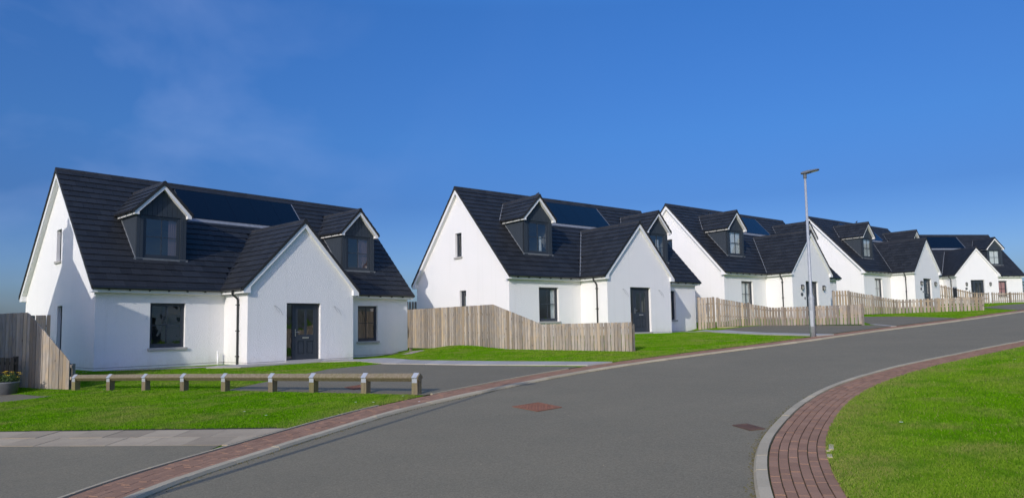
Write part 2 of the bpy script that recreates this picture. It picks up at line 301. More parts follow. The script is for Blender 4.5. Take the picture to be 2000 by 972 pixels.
# ------------------------------------------------------------------ kerb curves (plan, metres from the camera)
LP = [(-3.7, -6), (-3.75, 0), (-3.78, 4), (-3.72, 6.5), (-3.55, 7.6), (-3.24, 8.5), (-2.8, 9.8), (-2.1, 11.6), (-1.28, 13.0), (-.36, 14.33), (.8, 15.85), (2.6, 17.7), (5, 19.6), (8.4, 22.05), (13, 25.8), (16.2, 28.2), (20.4, 31.5), (25.3, 35.7), (31, 40.5), (38, 46), (50, 55), (70, 70)]
RP = [(1.1, -6), (1.2, 0), (1.35, 3), (1.55, 4.6), (1.8, 5.7), (2.0, 6.4), (2.2, 7.0), (2.45, 7.65), (2.94, 8.64), (3.96, 10.38), (5.3, 12.15), (7.2, 14.03), (9.05, 15.5), (13, 18.46), (19, 22.6), (26, 28), (33, 34), (41, 41), (53, 50), (73, 65)]
class Curve:
    def __init__(s, pts, step=.08):
        p = np.array([pts[0]] + pts + [pts[-1]], float); out = []
        for i in range(1, len(p) - 2):
            n = max(2, int(np.hypot(*(p[i + 1] - p[i])) / step)); t = np.linspace(0, 1, n, endpoint=False)[:, None]
            a, b, c, d = p[i - 1], p[i], p[i + 1], p[i + 2]
            out.append(.5 * (2 * b + (c - a) * t + (2 * a - 5 * b + 4 * c - d) * t ** 2 + (3 * b - 3 * c + d - a) * t ** 3))
        P = np.vstack(out + [p[-1:]])
        for _ in range(60): P[1:-1] = .25 * P[:-2] + .5 * P[1:-1] + .25 * P[2:]
        seg = np.hypot(*np.diff(P, axis=0).T); s.s = np.concatenate([[0], np.cumsum(seg)]); s.P = P; s.len = s.s[-1]
        T = np.gradient(P, axis=0); T /= np.hypot(*T.T)[:, None]; s.T = T; s.N = np.stack([-T[:, 1], T[:, 0]], 1)   # N = left of travel
    def at(s, d, off=0):
        x = np.interp(d, s.s, s.P[:, 0]); y = np.interp(d, s.s, s.P[:, 1]); nx = np.interp(d, s.s, s.N[:, 0]); ny = np.interp(d, s.s, s.N[:, 1])
        return np.stack([x + nx * off, y + ny * off], -1)
    def tan(s, d): return np.array([np.interp(d, s.s, s.T[:, 0]), np.interp(d, s.s, s.T[:, 1])])
    def near(s, x, y): return s.s[np.argmin(np.hypot(s.P[:, 0] - x, s.P[:, 1] - y))]
    def poly(s, off, a=None, b=None, step=.35):
        a = 0 if a is None else a; b = s.len if b is None else b
        return [tuple(q) for q in s.at(np.arange(a, b, step), off)] + [tuple(s.at(b, off))]
CL, CR = Curve(LP), Curve(RP)
LB_OFF, RB_OFF = .82, -.68                                  # where bricks end and grass or drive begins

def inside(poly, x, y):
    p = np.array(poly); r = np.zeros(len(x), bool); j = len(p) - 1
    for i in range(len(p)):
        c = ((p[i, 1] > y) != (p[j, 1] > y)) & (x < (p[j, 0] - p[i, 0]) * (y - p[i, 1]) / (p[j, 1] - p[i, 1] + 1e-12) + p[i, 0]); r ^= c; j = i
    return r
def sheet(name, poly, off, m, step=.8, parent=None, **kw):
    """a polygon laid on the terrain"""
    dens = []
    n = len(poly)
    for i in range(n):
        a, b = np.array(poly[i]), np.array(poly[(i + 1) % n]); k = max(1, int(np.hypot(*(b - a)) / step))
        dens += [tuple(a + (b - a) * t / k) for t in range(k)]
    P = np.array(dens); lo, hi = P.min(0), P.max(0)
    gx, gy = np.meshgrid(np.arange(lo[0], hi[0], step), np.arange(lo[1], hi[1], step)); gx = gx.ravel() + .013; gy = gy.ravel() + .017
    k = inside(poly, gx, gy); gx, gy = gx[k], gy[k]
    vs = [Vector(p) for p in dens] + [Vector((a, b)) for a, b in zip(gx, gy)]
    ed = [(i, (i + 1) % len(dens)) for i in range(len(dens))]
    v2, _, f2, *_ = delaunay_2d_cdt(vs, ed, [list(range(len(dens)))], 1, 1e-5)
    A = np.array([(v.x, v.y) for v in v2]); z = ground(A[:, 0], A[:, 1]) + off
    me = bpy.data.meshes.new(name); me.from_pydata([(a, b, c) for (a, b), c in zip(A, z)], [], [tuple(f) for f in f2]); me.update()
    if len(me.polygons) and sum(p.normal.z for p in me.polygons) < 0: me.flip_normals()
    for p in me.polygons: p.use_smooth = True
    o = link(name, me, m, parent); tag(o, **kw); return o

# ------------------------------------------------------------------ ground
def terrain():
    def axis(c):
        a = [0.0]; d = 2.0
        while a[-1] < 4000: a.append(a[-1] + d); d *= 1.12
        return np.array(sorted([-q for q in a[1:]] + a)) + c
    xs, ys = axis(10), axis(30); X, Y = np.meshgrid(xs, ys); Z = ground(X, Y) - .45
    rr = np.hypot(X - 10, Y - 30); Z = Z - np.clip(rr - 90, 0, 400) * .02
    n, m_ = X.shape; vs = np.stack([X.ravel(), Y.ravel(), Z.ravel()], 1)
    fs = [(i * m_ + j, i * m_ + j + 1, (i + 1) * m_ + j + 1, (i + 1) * m_ + j) for i in range(n - 1) for j in range(m_ - 1)]
    me = bpy.data.meshes.new('ground'); me.from_pydata(vs.tolist(), [], fs); me.update()
    for p in me.polygons: p.use_smooth = True
    tag(link('ground', me, M_['terrain']), kind='structure')
terrain()
left_lawn = CL.poly(LB_OFF) + [(60, 110), (-75, 110), (-75, -6)]
right_lawn = CR.poly(RB_OFF) + [(100, 55), (100, -6)]
tag(sheet('lawn', left_lawn, 0, M_['lawn'], 1.0), kind='structure')
tag(sheet('lawn', right_lawn, 0, M_['lawn'], 1.0), kind='structure')
road_poly = CL.poly(-.0) + CR.poly(0)[::-1]
tag(sheet('road', road_poly, -.036, M_['asphalt'], .7), kind='structure')
sL = lambda x, y: CL.near(x, y)
# driveways, paths
def lb(x0, y0, x1, y1): return CL.poly(LB_OFF, sL(x0, y0), sL(x1, y1))
DRIVE1 = [(-7.03, 16.43)] + lb(-2.1, 13.6, 1.9, 17.2) + [(-1.89, 19.95), (-4.61, 22.15), (-6.01, 21.17), (-6.51, 19.05), (-6.9, 17.2)]
DRIVE1 = [(-7.03, 16.35), (-2.25, 13.62)] + lb(-1.9, 13.4, 1.6, 17.3) + [(-1.89, 20.0), (-4.61, 22.15), (-6.01, 21.17), (-6.51, 19.05)]
PATH1 = lb(1.75, 17.3, 2.9, 18.2) + [(-.45, 20.0), (-2.0, 21.1), (-3.21, 22.1), (-4.63, 23.6), (-5.77, 25.6), (-6.7, 27.7), (-6.95, 27.9), (-9.75, 24.65), (-10.6, 24.0), (-10.6, 23.2), (-9.62, 22.5), (-8.5, 23.7), (-7.4, 25.0), (-6.0, 24.2), (-4.63, 22.35), (-4.61, 22.16), (-1.89, 20.01)]
SIDE = [(-14, 11.6), (-7.49, 10.05), (-4.0, 9.22)] + CL.poly(LB_OFF, sL(-3.78, 3.0), sL(-3.3, 8.45))[::-1] + [(-14, 3.0)]
PATHL = [(-16, 18.6), (-13.69, 18.31), (-13.06, 18.17), (-11.93, 17.31), (-11.52, 17.2), (-11.98, 16.51), (-12.4, 16.2), (-16, 15.9)]
PATH2 = lb(10.3, 23.5, 10.8, 23.9) + [(9.86, 25.6), (9.15, 27.9), (9.0, 30.0), (9.1, 34.23), (9.2, 37.4), (8.4, 38.0), (6.3, 36.1), (6.75, 35.4), (8.05, 36.4), (8.2, 33.0), (8.05, 30.0), (8.75, 27.14), (9.5, 25.0)]
DRIVE2 = [(9.16, 27.95)] + lb(10.9, 24.0, 15.2, 27.5) + [(14.75, 28.9), (14.35, 30.0), (11.9, 34.6), (10.29, 34.5), (9.12, 34.2), (9.02, 30.0)]
DRIVE3 = [(14.95, 30.6)] + lb(15.3, 27.6, 20.0, 31.3) + [(19.67, 33.25), (19.58, 36.72), (18.7, 39.2), (16.5, 35.0)]
DRIVE4 = lb(27.0, 37.1, 36.0, 44.4) + [(40, 55), (29.5, 45.5)]
GRAVEL = [(-14.2, 21.7), (-11.9, 22.95), (-10.5, 23.95), (-9.7, 23.35), (-9.35, 23.7), (-10.0, 24.8), (-13.4, 23.0)]
GRAVEL2 = [(-4.85, 28.5), (-4.2, 28.9), (-4.5, 29.8), (-5.5, 31.6), (-6.5, 31.0)]
for nm, P_, o_, m_ in (('driveway', DRIVE1, .008, 'drive'), ('driveway', DRIVE2, .008, 'drive'), ('driveway', DRIVE3, .008, 'drive'), ('driveway', DRIVE4, .008, 'drive'),
                       ('side_road', SIDE, .008, 'asphalt'), ('path', PATHL, .008, 'drive'), ('gravel_strip', GRAVEL, .004, 'gravel'), ('gravel_strip', GRAVEL2, .004, 'gravel')):
    tag(sheet(nm, P_, o_, M_[m_], .6), kind='structure')
EXCL = [DRIVE1, PATH1, SIDE, PATHL, PATH2, DRIVE2, DRIVE3, DRIVE4, GRAVEL, GRAVEL2]

# pale slab paths: bed plus slabs cut across the path
def ribbon_path(edgeA, edgeB, piece, name='path'):
    """slabs between two plan polylines walked in parallel"""
    root = sheet(name, edgeA + edgeB[::-1], .003, M_['joint'], .8); tag(root, kind='structure')
    def rs(e, n):
        e = np.array(e, float); d = np.concatenate([[0], np.cumsum(np.hypot(*np.diff(e, axis=0).T))]); t = np.linspace(0, d[-1], n + 1)
        return np.stack([np.interp(t, d, e[:, 0]), np.interp(t, d, e[:, 1])], 1), d[-1]
    _, ln = rs(edgeA, 2); n = max(2, int(ln / piece)); a, _ = rs(edgeA, n); b, _ = rs(edgeB, n)
    for i in range(n):
        q = [a[i], a[i + 1], b[i + 1], b[i]]; c = sum(q) / 4; q = [c + (k - c) * .985 for k in q]; zz = gz(*c)
        bot = [(k[0] - c[0], k[1] - c[1], gz(*k) - zz - .02) for k in q]; top = [(x, y, z + .055) for x, y, z in bot]
        m = MB().add(bot + top, [(3, 2, 1, 0), (4, 5, 6, 7), (0, 1, 5, 4), (1, 2, 6, 5), (2, 3, 7, 6), (3, 0, 4, 7)])
        o = m.build('slab', M_['path'], root); o.location = (c[0], c[1], zz)
    return root
ribbon_path([(1.5, 17.75), (-1.89, 20.0), (-4.61, 22.15), (-6.0, 24.2), (-7.5, 25.3), (-8.6, 23.9), (-9.3, 23.0), (-10.6, 23.2)],
            [(2.2, 18.25), (-.9, 20.5), (-3.6, 22.7), (-5.3, 25.2), (-7.1, 27.6), (-9.1, 25.3), (-9.7, 24.6), (-10.6, 24.1)], .6)
ribbon_path([(10.0, 24.2), (8.75, 27.14), (8.0, 30.0), (8.1, 33.0), (7.8, 36.0), (6.7, 35.2)], [(10.7, 24.5), (9.35, 27.6), (8.95, 30.0), (9.05, 34.2), (8.7, 37.4), (6.3, 36.1)], .7)

# grey flagged footway at the lower left: two rows of slabs
def flags():
    A0, A1 = np.array([-7.49, 10.05]), np.array([-3.97, 9.215]); B0, B1 = np.array([-8.66, 11.62]), np.array([-3.66, 10.4])
    ux = (A1 - A0) / np.hypot(*(A1 - A0)); vy = np.array([-.03, 1.0]) * 1.20
    root = sheet('footway', [tuple(A0 - ux * 8), tuple(A0)] + [tuple(A1)] + CL.poly(LB_OFF, sL(-3.2, 8.6), sL(-2.6, 10.2)) + [tuple(B0), tuple(A0 - ux * 8 + vy)], .002, M_['joint'], .6); tag(root, kind='structure')
    for row in range(2):
        k = -13
        while True:
            a = A1 + ux * (k * .60 + (.13 if row else 0) - .02); c0 = a + vy * (row * .5)
            if (c0 - A1)[0] > .9: break
            q = [c0, c0 + ux * .592, c0 + ux * .592 + vy * .493, c0 + vy * .493]
            # cut to the brick edge
            ok = []
            for p in q:
                s_ = CL.near(*p); e = CL.at(s_, LB_OFF + .03); n_ = np.array([np.interp(s_, CL.s, CL.N[:, 0]), np.interp(s_, CL.s, CL.N[:, 1])]); d = (p - e) @ n_
                ok.append(d); 
            if max(ok) > .04:
                if min(ok) < 0:
                    qq = []
                    for i in range(4):
                        j = (i + 1) % 4
                        if ok[i] >= 0: qq.append(q[i])
                        if (ok[i] >= 0) != (ok[j] >= 0): t = ok[i] / (ok[i] - ok[j]); qq.append(q[i] + (q[j] - q[i]) * t)
                    q = qq
                c = sum(q) / len(q); zz = gz(*c); n = len(q); h = random.uniform(-.003, .003)
                bot = [(p[0] - c[0], p[1] - c[1], gz(*p) - zz - .03) for p in q]; top = [(x, y, z + .042 + h) for x, y, z in bot]
                m = MB().add(bot + top, [tuple(range(n))[::-1], tuple(range(n, 2 * n))] + [(i, (i + 1) % n, n + (i + 1) % n, n + i) for i in range(n)])
                o = m.build('slab', M_['slab'], root); o.location = (c[0], c[1], zz)
            k += 1
flags()

# brick strips and kerbs
def bevel_box(l, wd, h, ch):
    m = MB(); x, y = l / 2, wd / 2
    m.add([(-x, -y, -h), (x, -y, -h), (x, y, -h), (-x, y, -h), (-x, -y, -ch), (x, -y, -ch), (x, y, -ch), (-x, y, -ch),
           (-x + ch, -y + ch, 0), (x - ch, -y + ch, 0), (x - ch, y - ch, 0), (-x + ch, y - ch, 0)],
          [(3, 2, 1, 0), (0, 1, 5, 4), (1, 2, 6, 5), (2, 3, 7, 6), (3, 0, 4, 7), (4, 5, 9, 8), (5, 6, 10, 9), (6, 7, 11, 10), (7, 4, 8, 11), (8, 9, 10, 11)]); return m
def camdist(x, y): return math.hypot(x, y)
def brick_strip(C, sign, rows, pitch, s0, s1, label):
    off0 = .135
    bed = [tuple(p) for p in C.poly(sign * .10)] + [tuple(p) for p in C.poly(sign * (off0 + rows * pitch + .06))][::-1]
    root = sheet('brick_pavement', bed, -.016, M_['joint'], .5); tag(root, kind='structure')
    L_ = .2; me = bevel_box(.2, pitch - .0078, .05, .003).mesh('brick'); me.materials.append(M_['brick'])
    base = np.array([v.co[:] for v in me.vertices]); faces = [tuple(p.vertices) for p in me.polygons]
    cand = []
    for r in range(rows):
        s = s0 + (.1 if r % 2 else 0) + random.uniform(-.03, .03); o = sign * (off0 + (r + .5) * pitch)
        while s < s1:
            k = 1.0 
            p0, p1 = C.at(s, o), C.at(s + L_, o); c = (p0 + p1) / 2; ln = np.hypot(*(p1 - p0))
            t = Vector((*(p1 - p0), gz(*p1) - gz(*p0))).normalized(); b = Vector((-t.y, t.x, 0)).normalized(); n = t.cross(b)
            mt = Matrix.Identity(4)
            for i in range(3): mt[i][0] = t[i] * (ln - .003) / .2; mt[i][1] = b[i]; mt[i][2] = n[i]
            mt.translation = (c[0], c[1], gz(*c) + random.uniform(-.003, .003))
            view = c[1] > 4.8 and -.80 < c[0] / max(c[1], .1) < .76
            cand.append((camdist(*c) + (0 if view else 200), mt)); s += L_
    cand.sort(key=lambda q: q[0])
    for d, mt in cand[:300]:
        o = link('brick', me, None, root); o.matrix_world = mt
    V, F, tint = [], [], []
    for d, mt in cand[300:]:
        A = np.array(mt); k = len(V) * len(base)
        V.append(base @ A[:3, :3].T + A[:3, 3]); F += [tuple(i + k for i in f) for f in faces]; tint += [random.random()] * len(base)
    ms = bpy.data.meshes.new('brick_paving'); ms.from_pydata(np.vstack(V).tolist(), [], F); ms.update()
    ms.attributes.new('tint', 'FLOAT', 'POINT').data.foreach_set('value', tint)
    tag(link('brick_paving', ms, M_['brick'], root), kind='stuff')
    return root
def kerb(C, sign, s0, s1, wd=.13, ln=.6):
    bed = [tuple(p) for p in C.poly(0)] + [tuple(p) for p in C.poly(sign * wd)][::-1]
    root = sheet('kerb', bed, -.045, M_['joint'], .6); tag(root, kind='structure')
    s = s0
    while s < s1:
        e = s + ln - .006; k = 4; vs = []; c = C.at((s + e) / 2, sign * wd / 2); zz = gz(*c); h = random.uniform(-.003, .003)
        for i in range(k + 1):
            d = s + (e - s) * i / k
            for o_, z_ in ((0, -.14), (0, -.024), (.022, .008), (wd - .003, .010), (wd - .003, -.14)):
                p = C.at(d, sign * o_); g_ = gz(*p); vs.append((p[0] - c[0], p[1] - c[1], g_ - zz + z_ + (h if z_ > -.1 else 0)))
        n = 5; fs = [(i * n + j, (i + 1) * n + j, (i + 1) * n + (j + 1) % n, i * n + (j + 1) % n) for i in range(k) for j in range(n)] + [tuple(range(n)), tuple(range(k * n, k * n + n))[::-1]]
        if sign > 0: fs = [f[::-1] for f in fs]
        o = MB().add(vs, fs).build('kerb_stone', M_['concrete'], root); o.location = (c[0], c[1], zz)
        s += ln
    return root
brick_strip(CL, 1, 6, .106, sL(-3.75, 1.5), sL(50, 55), '')
brick_strip(CR, -1, 6, .090, CR.near(1.35, 3), CR.near(41, 41), '')
kerb(CL, 1, sL(-3.75, 1.5), sL(50, 55), .13, .75); kerb(CR, -1, CR.near(1.35, 3), CR.near(41, 41), .125, .6)
# thin concrete edging between bricks and side road / lawn
def edging(C, sign, off, s0, s1, name):
    m = MB(); s = s0; root = None
    while s < s1:
        e = s + .9; vs = []
        for d in np.linspace(s, e - .01, 6):
            for o_, z_ in ((off, -.08), (off, .016), (off + .05, .016), (off + .05, -.08)):
                p = C.at(d, sign * o_); vs.append((p[0], p[1], gz(*p) + z_))
        fs = [(i * 4 + j, (i + 1) * 4 + j, (i + 1) * 4 + (j + 1) % 4, i * 4 + (j + 1) % 4) for i in range(5) for j in range(4)] + [(0, 1, 2, 3), (23, 22, 21, 20)]
        m.add(vs, fs); s = e
    return m.build(name, M_['concrete'], kind='structure')
edging(CL, 1, .775, sL(-3.75, 1.5), sL(-2.2, 11.4), 'edging_strip')
edging(CL, 1, .775, sL(-1.6, 13.4), sL(1.0, 16.5), 'edging_strip')
e3 = MB()
for i in range(4):                                        # stray pieces of edging left in the right-hand grass
    a = CR.near(2.3, 7.25) + [0, .2, .32, .5][i]; e3.add([], [])
    p = CR.at(a, -.715 - (.0 if i < 2 else .03)); t = CR.tan(a); b = np.array([-t[1], t[0]]); ln = [.16, .06, .09, .30][i]
    e3.obox((p[0], p[1], gz(*p) - .05), (*(t * -ln), 0), (*(b * .045), 0), (0, 0, .056))
e3.build('edging_strip', M_['concrete'], kind='structure')
ws = MB()                                                 # pale edging between the second and third drives
for i in range(6):
    a = np.array([14.38, 27.75]) + (np.array([14.75, 30.2]) - np.array([14.38, 27.75])) * i / 6; b = np.array([14.38, 27.75]) + (np.array([14.75, 30.2]) - np.array([14.38, 27.75])) * (i + .97) / 6
    ws.add([(a[0], a[1], gz(*a) - .02), (a[0] + .22, a[1], gz(*a) - .02), (b[0] + .22, b[1], gz(*b) - .02), (b[0], b[1], gz(*b) - .02), (a[0], a[1], gz(*a) + .03), (a[0] + .22, a[1], gz(*a) + .03), (b[0] + .22, b[1], gz(*b) + .03), (b[0], b[1], gz(*b) + .03)],
           [(0, 3, 2, 1), (4, 5, 6, 7), (0, 1, 5, 4), (1, 2, 6, 5), (2, 3, 7, 6), (3, 0, 4, 7)])
ws.build('edging_strip', M_['path'], kind='structure')

# ------------------------------------------------------------------ house (all five share one plan)
zS, VO, EO, zG, zR = 2.4366, .1819, .2457, 2.5978, 7.067
SLP = (zR - zG) / (HW / 2 + EO); PIT = math.atan(SLP); cP, sP = math.cos(PIT), math.sin(PIT)
XPM = (XP0 + XP1) / 2; PHALF = (XP1 - XP0) / 2 + EO; zPA = zG + SLP * PHALF; VO2 = .1155
XD = (2.2573, 10.5701); YD, VOD, WD, DH = .668, .168, .836, 1.0; zDA = 6.40; zDE = zDA - SLP * DH
WZ0, WZ1 = .587, 2.112
def zmain(y): return zG + SLP * (y + EO)
def zporch(x): return zPA - SLP * abs(x - XPM)
def zdorm(x, xd): return zDA - SLP * abs(x - xd)
def yridge(z): return (z - zG) / SLP - EO

TW, TE = .33, .305                                        # tile cover width and exposure
tile_me = None
def tile_mesh():
    m = MB(); w_, l, t = TW - .006, .37, .026
    m.add([(-w_ / 2, .034, .016), (w_ / 2, .034, .016), (w_ / 2, l, .0), (-w_ / 2, l, .0), (-w_ / 2, 0, .022 + t), (w_ / 2, 0, .022 + t), (w_ / 2, l, t * .8), (-w_ / 2, l, t * .8)],
          [(0, 3, 2, 1), (4, 5, 6, 7), (0, 1, 5, 4), (1, 2, 6, 5), (2, 3, 7, 6), (3, 0, 4, 7)])
    me = m.mesh('tile'); me.materials.append(M_['tile']); return me
def slope_tiles(o, u, upv, width, length, keep, stag=True):
    """tile frames on a slope: o = eave start, u along the eave, upv up the slope"""
    out = []; o, u, upv = Vector(o), Vector(u), Vector(upv); n = u.cross(upv)
    rows = int(round(length / TE)); ex = length / rows
    for r in range(rows):
        x = -(TW / 2 if (stag and r % 2) else 0)
        while x < width - .02:
            a, b = max(x, 0), min(x + TW, width)
            if b - a > .05:
                c = o + u * ((a + b) / 2) + upv * (r * ex)
                mid = c + upv * ex * .5
                if keep(mid):
                    mt = Matrix.Identity(4); k = (b - a) / TW
                    for i in range(3): mt[i][0] = u[i] * k; mt[i][1] = upv[i] * ex / TE; mt[i][2] = n[i]
                    mt.translation = c + n * random.uniform(-.002, .002); out.append(mt)
            x += TW
    return out
SOL = (3.86, 8.99, 2.5, 3.70)                              # solar array: x range, y range
def keep_front(p):
    if p.y > SOL[2] and p.y < SOL[3] and SOL[0] < p.x < SOL[1]: return False
    if zporch(p.x) > p.z + .03 and p.y < yridge(zPA) and abs(p.x - XPM) < PHALF: return False
    for xd in XD:
        if abs(p.x - xd) < WD - .05 and p.y > YD + .1 and p.z < zdorm(p.x, xd) - .05: return False
        if abs(p.x - xd) < DH and p.y > YD and p.z < zdorm(p.x, xd) - .1 and p.z > zDE + .3: return False
    return True
TILES = dict(
    roof=slope_tiles((-VO, -EO, zG), (1, 0, 0), (0, cP, sP), HL + 2 * VO, (HW / 2 + EO) / cP, keep_front)
       + slope_tiles((HL + VO, HW + EO, zG), (-1, 0, 0), (0, -cP, sP), HL + 2 * VO, (HW / 2 + EO) / cP, lambda p: True),
    porch_roof=slope_tiles((XPM - PHALF, yridge(zPA), zG), (0, -1, 0), (cP, 0, sP), yridge(zPA) + HP + VO2, PHALF / cP, lambda p: p.z > zmain(p.y) - .03)
       + slope_tiles((XPM + PHALF, -HP - VO2, zG), (0, 1, 0), (-cP, 0, sP), yridge(zPA) + HP + VO2, PHALF / cP, lambda p: p.z > zmain(p.y) - .03))
def dorm_tiles(xd):
    yb = yridge(zDA)
    return (slope_tiles((xd - DH, yb, zDE), (0, -1, 0), (cP, 0, sP), yb - YD + VOD, DH / cP, lambda p: p.z > zmain(p.y) - .03)
            + slope_tiles((xd + DH, YD - VOD, zDE), (0, 1, 0), (-cP, 0, sP), yb - YD + VOD, DH / cP, lambda p: p.z > zmain(p.y) - .03))

def wall_sheet(mb, outer, holes, to3, depth_vec):
    """flat wall with rectangular openings and their reveals"""
    vs = [Vector(p) for p in outer]; ed = [(i, (i + 1) % len(outer)) for i in range(len(outer))]
    rects = []
    for h in holes:
        k = len(vs); q = [(h[0], h[2]), (h[1], h[2]), (h[1], h[3]), (h[0], h[3])]; vs += [Vector(p) for p in q]; ed += [(k + i, k + (i + 1) % 4) for i in range(4)]; rects.append(q)
    v2, _, f2, *_ = delaunay_2d_cdt(vs, ed, [], 1, 1e-6)
    fs = []
    for f in f2:
        c = sum((v2[i] for i in f), Vector((0, 0))) / len(f)
        if not any(h[0] < c.x < h[1] and h[2] < c.y < h[3] for h in holes): fs.append(tuple(f))
    mb.add([to3(v.x, v.y) for v in v2], fs)
    dv = Vector(depth_vec)
    for q in rects:
        for i in range(4):
            a, b = Vector(to3(*q[i])), Vector(to3(*q[(i + 1) % 4])); mb.add([a, b, b + dv, a + dv], [(0, 1, 2, 3)])

def window(parent, P, X, Yv, w, h, rows=2, cols=2, sill=True, depth=.11, thick=.062, curtain=None, name='window', marg=.25, room=.9):
    """P: lower left corner on the wall face; X along the wall; Yv into the house"""
    P, X, Yv = Vector(P), Vector(X), Vector(Yv); Z = Vector((0, 0, 1)); o = P + Yv * depth
    f = MB(); t = thick
    def bar(x0, x1, z0, z1, d0, d1, m=f): m.obox(o + X * x0 + Z * z0 + Yv * d0, X * (x1 - x0), Yv * (d1 - d0), Z * (z1 - z0))
    bar(0, t, 0, h, 0, .07); bar(w - t, w, 0, h, 0, .07); bar(t, w - t, h - t, h, 0, .07); bar(t, w - t, 0, t * 1.5, 0, .07)
    s = t * .7                                              # opening sash inside the outer frame
    bar(t, t + s, t * 1.5, h - t, .012, .06); bar(w - t - s, w - t, t * 1.5, h - t, .012, .06); bar(t + s, w - t - s, h - t - s, h - t, .012, .06); bar(t + s, w - t - s, t * 1.5, t * 1.5 + s, .012, .06)
    fr = f.build(name, M_['frame'], parent)
    x0, x1, z0, z1 = t + s, w - t - s, t * 1.5 + s, h - t - s; g = .026; gb = MB()
    for i in range(1, cols): xm = x0 + (x1 - x0) * i / cols; bar(xm - g / 2, xm + g / 2, z0, z1, .02, .05, gb)
    for j in range(1, rows): zm = z0 + (z1 - z0) * j / rows; bar(x0, x1, zm - g / 2, zm + g / 2, .0215, .0485, gb)
    if rows * cols > 1: gb.build('glazing_bar', M_['frame'], fr)
    for i in range(cols):
        for j in range(rows):
            a0, a1 = x0 + (x1 - x0) * i / cols, x0 + (x1 - x0) * (i + 1) / cols; b0, b1 = z0 + (z1 - z0) * j / rows, z0 + (z1 - z0) * (j + 1) / rows
            e = random.uniform(-.0008, .0008)
            pm = MB(); pm.add([o + X * a0 + Z * b0 + Yv * (.036 + e), o + X * a1 + Z * b0 + Yv * (.036 - e), o + X * a1 + Z * b1 + Yv * (.036 + e), o + X * a0 + Z * b1 + Yv * (.036 - e)], [(0, 1, 2, 3)]).build('pane', M_['glass'], fr)
    if sill:
        MB().obox(P + X * -.07 + Z * -.085 - Yv * .055, X * (w + .14), Yv * (.055 + depth), Z * .083).build('sill', M_['sill'], fr)
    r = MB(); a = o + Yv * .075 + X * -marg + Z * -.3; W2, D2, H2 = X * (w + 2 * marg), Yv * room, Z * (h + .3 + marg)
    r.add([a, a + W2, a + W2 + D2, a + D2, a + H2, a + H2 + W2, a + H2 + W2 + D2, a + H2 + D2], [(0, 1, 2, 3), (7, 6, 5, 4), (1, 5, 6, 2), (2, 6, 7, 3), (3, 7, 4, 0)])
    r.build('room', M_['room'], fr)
    if curtain:
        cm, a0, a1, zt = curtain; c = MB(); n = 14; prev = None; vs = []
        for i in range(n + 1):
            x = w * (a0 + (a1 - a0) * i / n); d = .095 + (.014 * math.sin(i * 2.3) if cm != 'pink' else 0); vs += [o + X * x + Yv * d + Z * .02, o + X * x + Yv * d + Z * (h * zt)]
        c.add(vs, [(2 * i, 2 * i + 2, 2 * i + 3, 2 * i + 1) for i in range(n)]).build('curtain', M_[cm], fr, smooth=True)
    return fr

